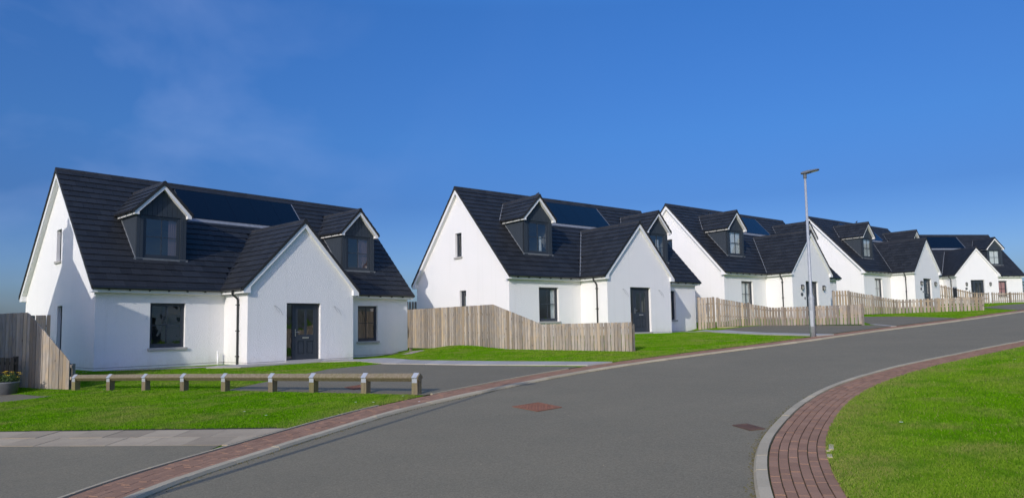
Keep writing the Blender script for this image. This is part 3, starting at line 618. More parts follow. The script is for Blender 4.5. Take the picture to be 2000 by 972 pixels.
def rake(mb, axis, cross0, cross1, pts):
    mb.prism(pts, axis, cross0, cross1)
HOUSE_ALL = 'white houses along the street'
def house(idx, X, Y, Z, yaw, singles, label, lanterns, curtains, dark_valley=False, category='house'):
    root = thing('house', label, category, (X, Y, Z), R(yaw), HOUSE_ALL)
    hm = Matrix.Translation((X, Y, Z)) @ Matrix.Rotation(R(yaw), 4, 'Z')
    def hx(p): return hm @ Vector(p)
    B0 = -.75
    # --- walls
    m = MB(); zt = lambda y: zmain(min(y, HW - y)) - .09
    gab = [(0, B0), (HW, B0), (HW, zt(0)), (HW / 2, zt(HW / 2)), (0, zt(0))]
    GW = [(3.66, 4.2, 3.74, 4.88), (3.32, 3.87, .43, 2.115)]
    wall_sheet(m, gab, GW, lambda a, b: (0, a, b), (.13, 0, 0)); wall_sheet(m, gab, [], lambda a, b: (HL, a, b), (-.13, 0, 0))
    WL, WR = (1.669, 2.835, WZ0, WZ1), (10.06, 11.098, WZ0, WZ1)
    wall_sheet(m, [(0, B0), (XP0, B0), (XP0, zG), (0, zG)], [WL], lambda a, b: (a, 0, b), (0, .13, 0))
    wall_sheet(m, [(XP1, B0), (HL, B0), (HL, zG), (XP1, zG)], [WR], lambda a, b: (a, 0, b), (0, .13, 0))
    wall_sheet(m, [(0, B0), (HL, B0), (HL, zG), (0, zG)], [], lambda a, b: (a, HW, b), (0, -.13, 0))
    for xx in (XP0, XP1): wall_sheet(m, [(-HP, B0), (0, B0), (0, zG + .2), (-HP, zG + .2)], [], lambda a, b: (xx, a, b), (0, 0, 0))
    DO = (5.72, 7.13, 0.0, 2.105)
    wall_sheet(m, [(XP0, B0), (XP1, B0), (XP1, zporch(XP1) - .09), (XPM, zPA - .09), (XP0, zporch(XP0) - .09)], [DO], lambda a, b: (a, -HP, b), (0, .13, 0))
    wall = m.build('wall', M_['render'], root)
    e = .003; z0, z1 = -.012, .004
    for a, b, c, f in ((-e, XP0 - e, -e, 0), (XP1 + e, HL + e, -e, 0), (-e, 0, 0, HW), (HL, HL + e, 0, HW), (XP0 - e, XP0, -HP - e, -e), (XP1, XP1 + e, -HP - e, -e), (XP0, DO[0], -HP - e, -HP), (DO[1], XP1, -HP - e, -HP)): MB().box(a, b, c, f, z0, z1).build('damp_course', M_['damp'], wall)
    # --- main roof
    rm = MB(); k = .045
    rm.prism([(-EO + .03, zmain(-EO + .03) - .02), (HW / 2, zR - .02), (HW + EO - .03, zmain(-EO + .03) - .02), (HW + EO - .03, zmain(-EO + .03) - .07), (HW / 2, zR - .09), (-EO + .03, zmain(-EO + .03) - .07)], 'x', -VO + .03, HL + VO - .03)
    roof = rm.build('roof', M_['underlay'], root)
    pr = MB(); yb = yridge(zPA)
    for sg in (-1, 1):                                      # two slopes, mitred into the main roof
        xe = XPM + sg * (PHALF - .03); ze = zporch(xe) - .02; ye = yridge(ze) + .05
        top = [(xe, -HP - VO2 + .02, ze), (XPM, -HP - VO2 + .02, zPA - .02), (XPM, yb + .05, zPA - .02), (xe, ye, ze)]
        bot = [(x, y, z - .05) for x, y, z in top]
        pr.add(top + bot, [(0, 1, 2, 3), (7, 6, 5, 4), (0, 4, 5, 1), (1, 5, 6, 2), (2, 6, 7, 3), (3, 7, 4, 0)])
    proof = pr.build('porch_roof', M_['underlay'], root)
    # --- dormers
    dorms = []
    for di, xd in enumerate(XD):
        c = MB(); zf = zmain(YD) - .02; zc = zdorm(xd + WD, xd) - .06
        pass
        wx = .62; zb0, zb1 = 3.70, 5.20
        def board(x0, x1, za, zbf, y0=YD, th=.022): # upright board on the face, top cut to the rake
            zt0, zt1 = (zbf if zbf else zdorm(x0, xd) - .10), (zbf if zbf else zdorm(x1, xd) - .10)
            c.add([(x0, y0, za), (x1, y0, za), (x1, y0 + .1, za), (x0, y0 + .1, za), (x0, y0, zt0), (x1, y0, zt1), (x1, y0 + .1, zt1), (x0, y0 + .1, zt0)], [(0, 3, 2, 1), (4, 5, 6, 7), (0, 1, 5, 4), (1, 2, 6, 5), (2, 3, 7, 6), (3, 0, 4, 7)])
        pw = (WD - wx) / 2 * 1.0
        for sg in (-1, 1):
            for i in range(2):
                a = xd + sg * (WD - i * pw); b = xd + sg * (WD - (i + 1) * pw + .007); board(min(a, b), max(a, b), zf, zb1)
        nb = 10; bw = 2 * WD / nb
        for i in range(nb): board(xd - WD + i * bw + .0035, xd - WD + (i + 1) * bw - .0035, zb1 + .005, None)
        for sg in (-1, 1):                                  # cheeks
            y = YD + .004; x0 = xd + sg * WD; n = 0
            while y < yridge(zc):
                y1 = min(y + .125, yridge(zc)); za, zb_ = zmain(y) - .02, zmain(y1) - .02
                q = [(x0, y, za), (x0, y1 - .006, zb_), (x0, y1 - .006, zc), (x0, y, zc)]; q2 = [(x - sg * .03, yy, zz) for x, yy, zz in q]
                c.add(q + q2, [(0, 1, 2, 3), (7, 6, 5, 4), (0, 4, 5, 1), (1, 5, 6, 2), (2, 6, 7, 3), (3, 7, 4, 0)]); y = y1
        dm = c.build('dormer', M_['clad'], root); dorms.append(dm)
        dr = MB(); ybk = yridge(zDA)
        for sg in (-1, 1):
            xe = xd + sg * (DH - .02); ze = zdorm(xe, xd) - .02
            top = [(xe, YD - VOD + .02, ze), (xd, YD - VOD + .02, zDA - .02), (xd, ybk + .05, zDA - .02), (xe, yridge(ze) + .05, ze)]; bot = [(x, y, z - .045) for x, y, z in top]
            dr.add(top + bot, [(0, 1, 2, 3), (7, 6, 5, 4), (0, 4, 5, 1), (1, 5, 6, 2), (2, 6, 7, 3), (3, 7, 4, 0)])
        dr.build('dormer_roof', M_['underlay'], dm)
        yo = YD - VOD + .015
        for sg in (-1, 1):
            X_ = lambda v: xd + sg * v
            pts = [(X_(DH - .04), zdorm(xd + DH - .04, xd) - .055), (X_(0), zDA - .055), (X_(0), zDA - .235), (X_(WD + .0 - .02), zdorm(xd + WD - .02, xd) - .235), (X_(WD - .02), 5.19), (X_(DH - .04), 5.19)]
            MB().prism(pts if sg > 0 else pts[::-1], 'y', yo, YD + .01 - .002 * (sg > 0)).build('barge_board', M_['pvc'], dm)
            xe0, xe1 = sorted((X_(WD - .01), X_(DH - .05))); MB().box(xe0, xe1, YD + .008, yridge(5.25) - .06, 5.195, 5.285).build('fascia', M_['pvc'], dm)
        for sg in (-1, 1):
            gt = MB(); xg = xd + sg * (DH + .015); yl = yridge(zDE) + .12
            gt.tube([(xg, YD - VOD + .03, zDE - .02), (xg, yl, zDE - .02)], .05, 8)
            for i in range(3): gt.box(xg - .02 if sg > 0 else xg - .05, xg + .05 if sg > 0 else xg + .02, YD + .05 + i * .55, YD + .085 + i * .55, zDE - .09, zDE - .055)
            gt.build('gutter', M_['gutter'], dm)
        fl = MB(); y0 = YD - .10
        fl.add([(xd - WD - .08, y0, zmain(y0) + .045), (xd + WD + .08, y0, zmain(y0) + .045), (xd + WD + .08, YD + .01, zmain(YD) + .06), (xd - WD - .08, YD + .01, zmain(YD) + .06), (xd + WD + .08, YD - .004, zmain(YD) + .13), (xd - WD - .08, YD - .004, zmain(YD) + .13)], [(0, 1, 2, 3), (3, 2, 4, 5)])
        for sg in (-1, 1):                                  # soaker line up each cheek
            x = xd + sg * (WD + .012); fl.obox((x - .012, YD, zmain(YD) + .035), (.024, 0, 0), (0, yridge(zc) - YD, (yridge(zc) - YD) * SLP), (0, -.01, .035))
        fl.build('flashing', M_['lead'], dm)
        for sg in (-1, 1): vc = MB(); verge(vc, [(xd + sg * DH, zDE), (xd, zDA)], 'y', YD - VOD - .012, YD - VOD + .05, 5); vc.build('verge_cap', M_['ridge'], dm)
        yy = YD - VOD - .01
        while yy < ybk:
            ridge_tile(dm, (xd, yy, zDA), (xd, min(yy + .42, ybk + .1), zDA)); yy += .43
        window(root, (xd - wx, YD, zb0), (1, 0, 0), (0, 1, 0), 2 * wx, zb1 - zb0, sill=False, depth=.03, curtain=curtains.get('D%d' % di), room=1.2, marg=.14)
    # --- tiles
    allt = [('roof', roof, t) for t in TILES['roof']] + [('porch', proof, t) for t in TILES['porch_roof']]
    for dm, xd in zip(dorms, XD): allt += [('dorm', dm, t) for t in dorm_tiles(xd)]
    sc = []
    for kx, par, t in allt:
        c = hx(t.translation); n = (hm.to_3x3() @ t.col[2].to_3d()); v = -c; d2 = v.length_squared
        sc.append((n.normalized().dot(v.normalized()) / d2, kx, par, t))
    sc.sort(key=lambda q: -q[0])
    for q in sc[:singles]:
        o = link('tile', tile_me, None, q[2]); o.matrix_local = q[3]
    base = np.array([v.co[:] for v in tile_me.vertices]); faces = [tuple(p.vertices) for p in tile_me.polygons]
    V, F, tint = [], [], []
    for q in sc[singles:]:
        A = np.array(q[3]); kk = len(V) * 8; V.append(base @ A[:3, :3].T + A[:3, 3]); F += [tuple(i + kk for i in f) for f in faces]; tint += [random.random()] * 8
    ms = bpy.data.meshes.new('tile_courses'); ms.from_pydata(np.vstack(V).tolist(), [], F); ms.update(); ms.attributes.new('tint', 'FLOAT', 'POINT').data.foreach_set('value', tint)
    tag(link('tile_courses', ms, M_['tile'], roof), kind='stuff')
    # ridge tiles
    x = -VO - .01
    while x < HL + VO: ridge_tile(roof, (x, HW / 2, zR), (min(x + .445, HL + VO + .01), HW / 2, zR)); x += .45
    y = -HP - VO2 - .01
    while y < yb: ridge_tile(proof, (XPM, y, zPA), (XPM, min(y + .445, yb + .1), zPA)); y += .45
    for xx in (-VO - .012, HL + VO - .05):
        for pts in ([(-EO, zG), (HW / 2, zR)], [(HW + EO, zG), (HW / 2, zR)]): vc = MB(); verge(vc, pts, 'x', xx, xx + .062, 20); vc.build('verge_cap', M_['ridge'], roof)
    for sg in (-1, 1): vc = MB(); verge(vc, [(XPM + sg * PHALF, zG), (XPM, zPA)], 'y', -HP - VO2 - .012, -HP - VO2 + .05, 12); vc.build('verge_cap', M_['ridge'], proof)
    # barge boards, fascias, gutters
    for xa, xb in ((-VO + .02, .004), (HL - .004, HL + VO - .02)):
        for fl_ in (False, True):
            pts = [(-EO + .02, zmain(-EO + .02) - .06), (HW / 2, zR - .06), (HW / 2, zR - .30), (.08, zmain(.08) - .30), (.08, 2.425), (-EO + .02, 2.425)]
            if fl_: pts = [(HW - p[0], p[1]) for p in pts][::-1]
            MB().prism(pts, 'x', xa + (.0015 if fl_ else 0), xb).build('barge_board', M_['pvc'], roof)
    for sg in (-1, 1):
        X_ = lambda v: XPM + sg * v; hw = (XP1 - XP0) / 2
        pts = [(X_(PHALF - .04), zporch(XPM + PHALF - .04) - .06), (X_(0), zPA - .06), (X_(0), zPA - .27), (X_(hw - .05), zporch(XPM + hw - .05) - .27), (X_(hw - .05), 2.43), (X_(PHALF - .04), 2.43)]
        MB().prism(pts if sg > 0 else pts[::-1], 'y', -HP - VO2 + .012 + (.0015 if sg > 0 else 0), -HP + .004).build('barge_board', M_['pvc'], proof)
    ya, yb2 = -EO + .055, .0
    for xa, xb in ((.006, XP0 - .18), (XP1 + .002, HL + VO - .03)): MB().prism([(ya, 2.43), (.002, 2.43), (.002, 2.575), (ya, 2.575)], 'x', xa, xb).build('fascia', M_['pvc'], roof)
    for sg in (-1, 1):
        xe = XPM + sg * (PHALF - .055); xw = XPM + sg * ((XP1 - XP0) / 2 - .002); x0, x1 = sorted((xe, xw)); MB().box(x0, x1, -HP - .002, .001 if sg < 0 else ya - .002, 2.432, 2.573).build('fascia', M_['pvc'], proof)
    yg = -EO - .012; zg = zG - .022
    for xa, xb, x in ((-VO + .02, XPM - PHALF + .02, .3), (XPM + PHALF - .02, HL + VO + .02, 9.2)):
        g = MB().tube([(xa, yg, zg), (xb, yg, zg)], .052, 8)
        while x < min(xb, HL) - .3: g.box(x, x + .03, yg - .03, yg + .075, zg - .085, zg - .03); x += .62
        g.build('gutter', M_['gutter'], roof)
    for sg in (-1, 1):
        g = MB().tube([(XPM + sg * (PHALF + .012), -HP - VO2 + .03, zg), (XPM + sg * (PHALF + .012), yg, zg)], .052, 8)
        for i in range(3): x = XPM + sg * (PHALF + .012); g.box(min(x + .04, x - sg * .075), max(x - .04, x - sg * .075), -HP + .1 + i * .55, -HP + .13 + i * .55, zg - .085, zg - .03)
        g.build('gutter', M_['gutter'], proof)
    # downpipe on the porch flank
    dp = MB(); yp = -1.12; xo = XPM - PHALF - .012; xi = XP0 - .055
    dp.tube([(xo, yp, zg - .02), (xo, yp, zg - .12), (xo + .03, yp, zg - .20), (xi - .03, yp, zg - .30), (xi, yp, zg - .38), (xi, yp, -.12)], .036, 10)
    for z in (2.02, 1.1, .2): dp.box(xi - .055, xi + .054, yp - .05, yp + .05, z, z + .035)
    dp.build('downpipe', M_['gutter'], root, smooth=False)
    # valley flashings
    for sg in (-1, 1):
        vf = MB(); a, c = Vector((XPM + sg * PHALF, -EO, zG + .045)), Vector((XPM, yridge(zPA), zPA + .045)); t = (c - a)
        vf.obox(a + Vector((-.035, 0, 0)), (.07, 0, 0), t, (0, -.012, .014)); vf.build('valley_flashing', M_['ridge'] if dark_valley else M_['lead'], proof)
        for xd, dm in zip(XD, dorms):
            a, c = Vector((xd + sg * DH, yridge(zDE), zDE + .045)), Vector((xd, yridge(zDA), zDA + .045)); MB().obox(a + Vector((-.025, 0, 0)), (.05, 0, 0), c - a, (0, -.012, .012)).build('valley_flashing', M_['ridge'] if dark_valley else M_['lead'], dm)
    # solar array
    n = 5; pw = (SOL[1] - SOL[0]) / n; upv = Vector((0, 1, SLP)).normalized(); nn = Vector((0, -SLP, 1)).normalized(); ln = (SOL[3] - SOL[2]) / cP
    for i in range(n):
        o = Vector((SOL[0] + i * pw + .005, SOL[2], zmain(SOL[2]))) + nn * .03
        p = MB().obox(o, (pw - .010, 0, 0), upv * ln, nn * .035).build('solar_panel', M_['solar'], root)
    fl = MB(); o = Vector((SOL[0] - .05, SOL[2], zmain(SOL[2]))); fl.obox(o - upv * .20 + nn * .036, (SOL[1] - SOL[0] + .1, 0, 0), upv * .19, nn * .012)
    fl.obox(o + Vector((SOL[1] - SOL[0] + .05, 0, 0)) + nn * .036, (.045, 0, 0), upv * ln, nn * .022)
    fl.build('array_flashing', M_['lead'], root)
    un = MB(); un.obox(Vector((SOL[0], SOL[2], zmain(SOL[2]))) - nn * .01, (SOL[1] - SOL[0], 0, 0), upv * ln, nn * .066); un.build('array_tray', M_['clad'], root)
    # windows
    window(root, (WL[0], 0, WL[2]), (1, 0, 0), (0, 1, 0), WL[1] - WL[0], WL[3] - WL[2], curtain=curtains.get('WL'), room=2.5)
    window(root, (WR[0], 0, WR[2]), (1, 0, 0), (0, 1, 0), WR[1] - WR[0], WR[3] - WR[2], curtain=curtains.get('WR'))
    for i, h in enumerate(GW): window(root, (0, h[1], h[2]), (0, -1, 0), (1, 0, 0), h[1] - h[0], h[3] - h[2], rows=1, cols=1, sill=(i == 0), curtain=curtains.get('G%d' % i))
    # door and side light
    f = MB(); yd = -HP + .12; x0, x1, h = DO[0], DO[1], DO[3]; xs = x0 + .33; t = .06
    for a, b, c, e_ in ((x0, x0 + t, 0, h), (xs - .03, xs + .05, 0, h), (x1 - t, x1, 0, h), (x0 + t, xs - .03, h - t, h), (xs + .05, x1 - t, h - t, h), (x0 + t, xs - .03, 0, t)): f.box(a, b, yd, yd + .07, c, e_)
    df = f.build('door_frame', M_['frame'], root)
    MB().add([(x0 + t, yd + .035, t), (xs - .03, yd + .035, t), (xs - .03, yd + .035, h - t), (x0 + t, yd + .035, h - t)], [(0, 1, 2, 3)]).build('pane', M_['glass'], df)
    MB().box(x0 - .04, x1 + .04, -HP - .04, yd + .10, -.055, .012).build('threshold', M_['sill'], df)
    rr = MB(); rr.add([(x0, yd + .075, 0), (x1, yd + .075, 0), (x1, yd + 1.3, 0), (x0, yd + 1.3, 0), (x0, yd + .075, h), (x1, yd + .075, h), (x1, yd + 1.3, h), (x0, yd + 1.3, h)], [(0, 1, 2, 3), (7, 6, 5, 4), (1, 5, 6, 2), (2, 6, 7, 3), (3, 7, 4, 0)]); rr.build('room', M_['room'], df)
    a, b = xs + .055, x1 - t - .005; dl = MB(); hh = h - t - .006; lw = (b - a); s1, s2 = .15, .09; pw2 = (lw - 2 * s1 - s2) / 2
    yf = yd + .022; yk = yd + .062
    for q0, q1, r0, r1 in ((a, a + s1, .015, hh), (b - s1, b, .015, hh), (a + s1 + pw2, b - s1 - pw2, .015, hh), (a + s1, a + s1 + pw2, .015, .22), (b - s1 - pw2, b - s1, .015, .22), (a + s1, a + s1 + pw2, .70, .94), (b - s1 - pw2, b - s1, .70, .94), (a + s1, a + s1 + pw2, hh - .16, hh), (b - s1 - pw2, b - s1, hh - .16, hh)): dl.box(q0, q1, yf, yk, r0, r1)
    for q in (a + s1, b - s1 - pw2):
        dl.box(q, q + pw2, yf + .022, yk - .002, .22, .70); dl.box(q + .045, q + pw2 - .045, yf + .006, yf + .022, .265, .655)
    dr = dl.build('door', M_['frame'], root)
    for q in (a + s1, b - s1 - pw2): MB().add([(q, yf + .02, .94), (q + pw2, yf + .02, .94), (q + pw2, yf + .02, hh - .16), (q, yf + .02, hh - .16)], [(0, 1, 2, 3)]).build('pane', M_['glass'], dr)
    hd = MB(); hd.box(a + .035, a + .065, yf - .012, yf, .88, 1.14); hd.tube([(a + .05, yf, 1.03), (a + .05, yf - .05, 1.03), (a + .19, yf - .05, 1.03)], .011, 8); hd.build('handle', M_['steel'], dr)
    lbx = MB(); xm = (a + b) / 2; lbx.box(xm - .13, xm + .13, yf - .012, yf, .79, .85); lbx.box(xm - .115, xm + .115, yf - .018, yf - .012, .80, .835); lbx.build('letter_plate', M_['steel'], dr)
    # wall lanterns with number plaque, or bare cable tails
    for i, xl in enumerate((5.22, 7.70)):
        if lanterns:
            l = MB(); y = -HP - .10; z = 1.62
            l.box(xl - .05, xl + .05, -HP - .02, -HP + .001, z - .02, z + .26); l.tube([(xl, -HP, z + .2), (xl, y, z + .27), (xl, y, z + .22)], .012, 6)
            l.lathe([(.02, z + .26), (.10, z + .19), (.105, z + .18), (.02, z + .18)], 6, (xl, y)); l.lathe([(.03, z - .07), (.07, z - .04), (.07, z - .03), (.03, z - .07)], 6, (xl, y))
            for k in range(6): an = k * math.pi / 3; l.tube([(xl + .07 * math.cos(an), y + .07 * math.sin(an), z - .03), (xl + .095 * math.cos(an), y + .095 * math.sin(an), z + .18)], .007, 4)
            lo = l.build('wall_lantern', M_['black'], root); MB().lathe([(.045, z - .03), (.075, z + .175)], 8, (xl, y)).build('lantern_glass', M_['lantern'], lo)
        else:
            c = MB(); sx = 1 if i else 1
            c.tube([(xl, -HP + .005, 2.0), (xl + .03, -HP - .05, 2.0), (xl + .12, -HP - .07, 1.93), (xl + .22, -HP - .08, 1.82), (xl + .30, -HP - .085, 1.66)], .005, 5)
            c.tube([(xl, -HP + .005, 1.995), (xl + .02, -HP - .04, 1.98), (xl + .06, -HP - .07, 1.88), (xl + .17, -HP - .08, 1.74)], .005, 5)
            c.build('cable_tail', M_['damp'], root)
    if lanterns:
        p = MB(); n = 18; p.prism([(5.22 + .13 * math.cos(2 * math.pi * k / n), 1.30 + .105 * math.sin(2 * math.pi * k / n)) for k in range(n)], 'y', -HP - .02, -HP + .002); p.build('number_plaque', M_['plaque'], root)
        kb = MB(); kb.box(5.50, 5.56, -HP - .035, -HP + .002, 1.02, 1.14); kb.box(5.505, 5.555, -HP - .04, -HP - .035, 1.10, 1.135); kb.build('key_box', M_['black'], root)
    return root
def verge(mb, pts, axis, c0, c1, n):
    """stepped cap units up a rake"""
    (a0, z0), (a1, z1) = pts
    for i in range(n):
        t0, t1 = i / n, (i + 1) / n; p0 = (a0 + (a1 - a0) * t0, z0 + (z1 - z0) * t0); p1 = (a0 + (a1 - a0) * t1, z0 + (z1 - z0) * t1)
        poly = [(p0[0], p0[1] - .085), (p1[0], p1[1] - .085), (p1[0], p1[1] + .035), (p0[0], p0[1] + .062)]
        if a1 < a0: poly = poly[::-1]
        mb.prism(poly, axis, c0 - .002 * (i % 2), c1)
_ridge = {}
def ridge_tile(parent, a, b):
    a, b = Vector(a), Vector(b); d = b - a; l = d.length
    if l < .05: return
    key = (round(d.x, 3), round(d.y, 3))
    if key not in _ridge:
        m = MB(); t = d.normalized(); s = Vector((-t.y, t.x, 0)); prof = [(-.135, -.125), (-.125, -.10), (-.055, .035), (0, .062), (.055, .035), (.125, -.10), (.135, -.125)]; vs = []
        for k, q in enumerate((0, l * .93, l * .93, l)):
            e = 1.0 if k < 2 else 1.07
            vs += [t * q + s * (x * e) + Vector((0, 0, z * e + .01)) for x, z in prof]
        n = 7; fs = [(i * n + j, i * n + j + 1, (i + 1) * n + j + 1, (i + 1) * n + j) for i in range(3) for j in range(n - 1)] + [tuple(range(n)), tuple(range(3 * n, 4 * n))[::-1]]
        me = m.add(vs, fs).mesh('ridge_tile'); me.materials.append(M_['ridge']); _ridge[key] = me
    o = link('ridge_tile', _ridge[key], None, parent); o.location = a
tile_me = tile_mesh()
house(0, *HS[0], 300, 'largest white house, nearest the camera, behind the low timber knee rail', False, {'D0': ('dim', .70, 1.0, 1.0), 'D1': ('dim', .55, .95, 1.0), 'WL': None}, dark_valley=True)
house(1, *HS[1], 300, 'white house behind the long plank fence, with bare cable tails beside its door', False, {'D0': ('blind', .60, .72, .55), 'WL': ('blind', .72, .92, 1.0), 'D1': ('blind', .5, .68, .8), 'G0': ('blind', .62, .95, 1.0), 'G1': ('blind', .35, .9, .85)})
house(2, *HS[2], 300, 'white house right behind the street lamp, lanterns and plaque beside its door', True, {'D0': ('blind', .04, .96, 1.0), 'D1': ('blind', .05, .6, 1.0), 'WL': ('blind', .10, .85, 1.0)})
house(3, *HS[3], 0, 'white house fourth along the street, behind the picket fence that bends at mid length', True, {'D0': ('blind', .15, .96, 1.0), 'WL': ('blind', .2, .9, 1.0)})
house(4, *HS[4], 0, 'farthest white house, squarely facing, with a pink blind in its ground floor window', True, {'D1': ('blind', .05, .9, 1.0), 'WR': ('pink', 0.05, .95, 1.0)})

# the neighbour just outside the left edge: its gable, chimney and side wing shade the first house
def neighbour():
    root = thing('house', 'chimneyed neighbour house beyond the left edge, seen only by its shadow on the nearest gable', 'house', (-16.0, 18.37, -1.02), R(73.8))
    e, sp, a = 4.42, 4.98, 6.82; k = .12
    m = MB(); m.prism([(k, -.9), (sp - k, -.9), (sp - k, e - .02), (sp / 2, a - .2), (k, e - .02)], 'x', -8, -k); m.build('wall', M_['render'], root)
    rf = MB(); rf.prism([(0, e), (sp / 2, a), (sp, e), (sp, e - .12), (sp / 2, a - .14), (0, e - .12)], 'x', -8.1, 0); r = rf.build('roof', M_['tile'], root)
    rf = MB()
    for i in range(14): t = i / 14; rf.obox((-.07, -.01 + sp / 2 * t, e + (a - e) * t - .09), (.08, 0, 0), (0, sp / 28, (a - e) / 14), (0, -.03, .045))
    rf.build('verge_cap', M_['ridge'], r)
    c = MB(); c.box(-.62, -.06, sp / 2 - .52, sp / 2 + .52, a - .6, 7.50); c.box(-.66, -.02, sp / 2 - .56, sp / 2 + .56, 7.50, 7.60); ch = c.build('chimney', M_['render'], root)
    MB().lathe([(.14, 7.60), (.12, 7.75), (.12, 7.92), (.14, 7.95)], 12, (-.34, sp / 2)).build('chimney_pot', M_['iron'], ch)
    wg = MB(); pl = [(-.01, .2), (-.2, -.435), (-.55, -.95), (-4, -.95), (-4, .2)]; tp = [4.40, 4.54, 4.69, 4.69, 4.40]; n = 5
    wg.add([(x, y, -.9) for x, y in pl] + [(x, y, z) for (x, y), z in zip(pl, tp)], [tuple(range(n)), tuple(range(n, 2 * n))[::-1]] + [(i, n + i, n + (i + 1) % n, (i + 1) % n) for i in range(n)]); wg.build('side_wing', M_['render'], root)
    gm_ = MB(); gm_.prism([(-1.85, -1.2), (-.62, -1.2), (-.62, 3.45), (-1.2, 3.75), (-1.85, 3.45)], 'x', -3.2, 0.0); g_ = gm_.build('porch', M_['render'], root); g_.rotation_euler = (0, 0, R(-73.8)); g_.location = Vector((math.cos(R(73.8)) * 1.18 + math.sin(R(73.8)) * -1.15, -math.sin(R(73.8)) * 1.18 + math.cos(R(73.8)) * -1.15, 0))  # unseen block, no known porch, added and shaped to shade the left board fence
    d = MB(); d.box(-3.0, -2.1, -1.0, -.945, -.3, 1.8); d.build('door', M_['frame'], root)
    for y in (.9, 3.2): w_ = MB(); w_.box(-k - .01, -k + .03, y, y + 1.0, .6, 1.9); w_.build('window', M_['frame'], root)
neighbour()

house(5, 22.0, 17.5, -.75, 250, 0, 'white house across the road beyond the right edge, mirrored faintly in the nearest windows', True, {})

# ------------------------------------------------------------------ fences
def fence(label, run, top, pick_w, gap, posts, name='picket_fence', cat='fence', wood='wood', base=None, rails=(.35, .78), back=1, jitter=.004, thick=.02, post_h=.03):
    """run: plan polyline; top(d, D) -> height above the base; pickets on the camera side, rails and posts behind (back = +1 left of travel)"""
    run = np.array(run, float); seg = np.hypot(*np.diff(run, axis=0).T); cum = np.concatenate([[0], np.cumsum(seg)]); D = cum[-1]
    bz = base or (lambda x, y: gz(x, y) + .03)
    root = thing(name, label, cat, (run[0][0], run[0][1], bz(*run[0])), 0, 'timber fences between the gardens')
    O = Vector(root.location)
    def at(d): return np.array([np.interp(d, cum, run[:, 0]), np.interp(d, cum, run[:, 1])])
    def tg(d): i = min(max(int(np.searchsorted(cum, d, 'right')) - 1, 0), len(seg) - 1); return (run[i + 1] - run[i]) / seg[i]
    d = gap; unit = None
    while d + pick_w <= D + .02:
        c = at(d + pick_w / 2); t = tg(d + pick_w / 2); nrm = np.array([-t[1], t[0]]) * back; z = bz(*c)
        h0, h1 = top(d, D), top(d + pick_w, D); j = random.uniform(-jitter, jitter); lean = random.uniform(-.006, .006)
        f = -nrm * (random.uniform(0, .010))
        m = MB(); a = t * pick_w / 2; b = nrm * thick
        lo = [(-a[0], -a[1], 0), (a[0], a[1], 0), (a[0] + b[0], a[1] + b[1], 0), (-a[0] + b[0], -a[1] + b[1], 0)]
        hi = [(x + t[0] * lean, y + t[1] * lean, hh) for (x, y, _), hh in zip(lo, (h0 + j, h1 + j, h1 + j, h0 + j))]
        m.add(lo + hi, [(0, 3, 2, 1), (4, 5, 6, 7), (0, 1, 5, 4), (1, 2, 6, 5), (2, 3, 7, 6), (3, 0, 4, 7)])
        o = m.build('picket', M_[wood], root); o.location = Vector((c[0] + f[0], c[1] + f[1], z)) - O
        d += pick_w + gap
    for i in range(len(seg)):
        t = (run[i + 1] - run[i]) / seg[i]; nrm = np.array([-t[1], t[0]]) * back
        n = max(1, int(seg[i] / 1.2)); 
        for rk in rails:
            for k in range(n):
                d0, d1 = cum[i] + seg[i] * k / n, cum[i] + seg[i] * (k + 1) / n; p0, p1 = at(d0 + 1e-6) + nrm * (thick + .003), at(d1 - 1e-6) + nrm * (thick + .003)
                q0, q1 = Vector((*p0, bz(*p0) + top(d0, D) * rk)) - O, Vector((*p1, bz(*p1) + top(d1, D) * rk)) - O
                MB().obox(q0, q1 - q0, (*(nrm * .04), 0), (0, 0, .075)).build('rail', M_[wood], root)
    for d in posts:
        p = at(d) + np.array([-tg(d)[1], tg(d)[0]]) * back * (thick + .05); t = tg(d); nrm = np.array([-t[1], t[0]]) * back; z = gz(*p) - .3; h = top(min(max(d, 0), D), D) + post_h + .3 + (bz(*p) - gz(*p))
        a = Vector((*(t * .09), 0)); b = Vector((*(nrm * .09), 0)); m = MB(); m.obox(Vector((0, 0, 0)) - a / 2, a, b, (0, 0, h)); o = m.build('post', M_[wood], root); o.location = Vector((p[0], p[1], z)) - O
    return root
def pw(pts): xs, ys = zip(*pts); return lambda d, D: float(np.interp(d, xs, ys))
A2, B2 = np.array([-5.35, 31.35]), np.array([3.22, 21.68]); D2 = np.hypot(*(B2 - A2))
fence('long weathered plank fence that steps down in front of the second house', [A2, B2], pw([(0, 1.70), (D2 * .475, 1.70), (D2 * .685, .90), (D2, .90)]), .120, .027, [0.1, 2.5, 4.9, 7.3, 9.7, 12.2, D2 - .05], back=1, post_h=-.06, name='plank_fence', base=lambda x, y: -.775)
MB_ = None
fence('short plain fence end seen in the gap between first and second house', [(-7.3, 38.6), (-5.2, 39.3)], pw([(0, 2.2), (9, 2.2)]), .12, .035, [.1, 2.0], back=1, base=lambda x, y: -.62)
C3 = np.array([10.1, 37.5]); E3 = np.array([14.28, 29.9]); D3 = np.hypot(*(E3 - C3))
fence('picket fence along the third house, directly behind the lamp post', [C3, E3], pw([(0, 1.52), (D3 * .45, .86), (D3, .84)]), .135, .045, [0.05, 2.2, 4.4, 6.5, D3 - .06], back=1, base=lambda x, y: -.10)
fence('narrow picket return panel beside the right wall of the second house', [(9.18, 37.6), (10.06, 37.55)], pw([(0, 1.72), (2, 1.70)]), .12, .03, [0.05, .85], back=1, base=lambda x, y: -.26)
C4 = np.array([20.75, 45.35]); E4 = np.array([22.05, 41.7]); F4 = np.array([26.03, 39.85])
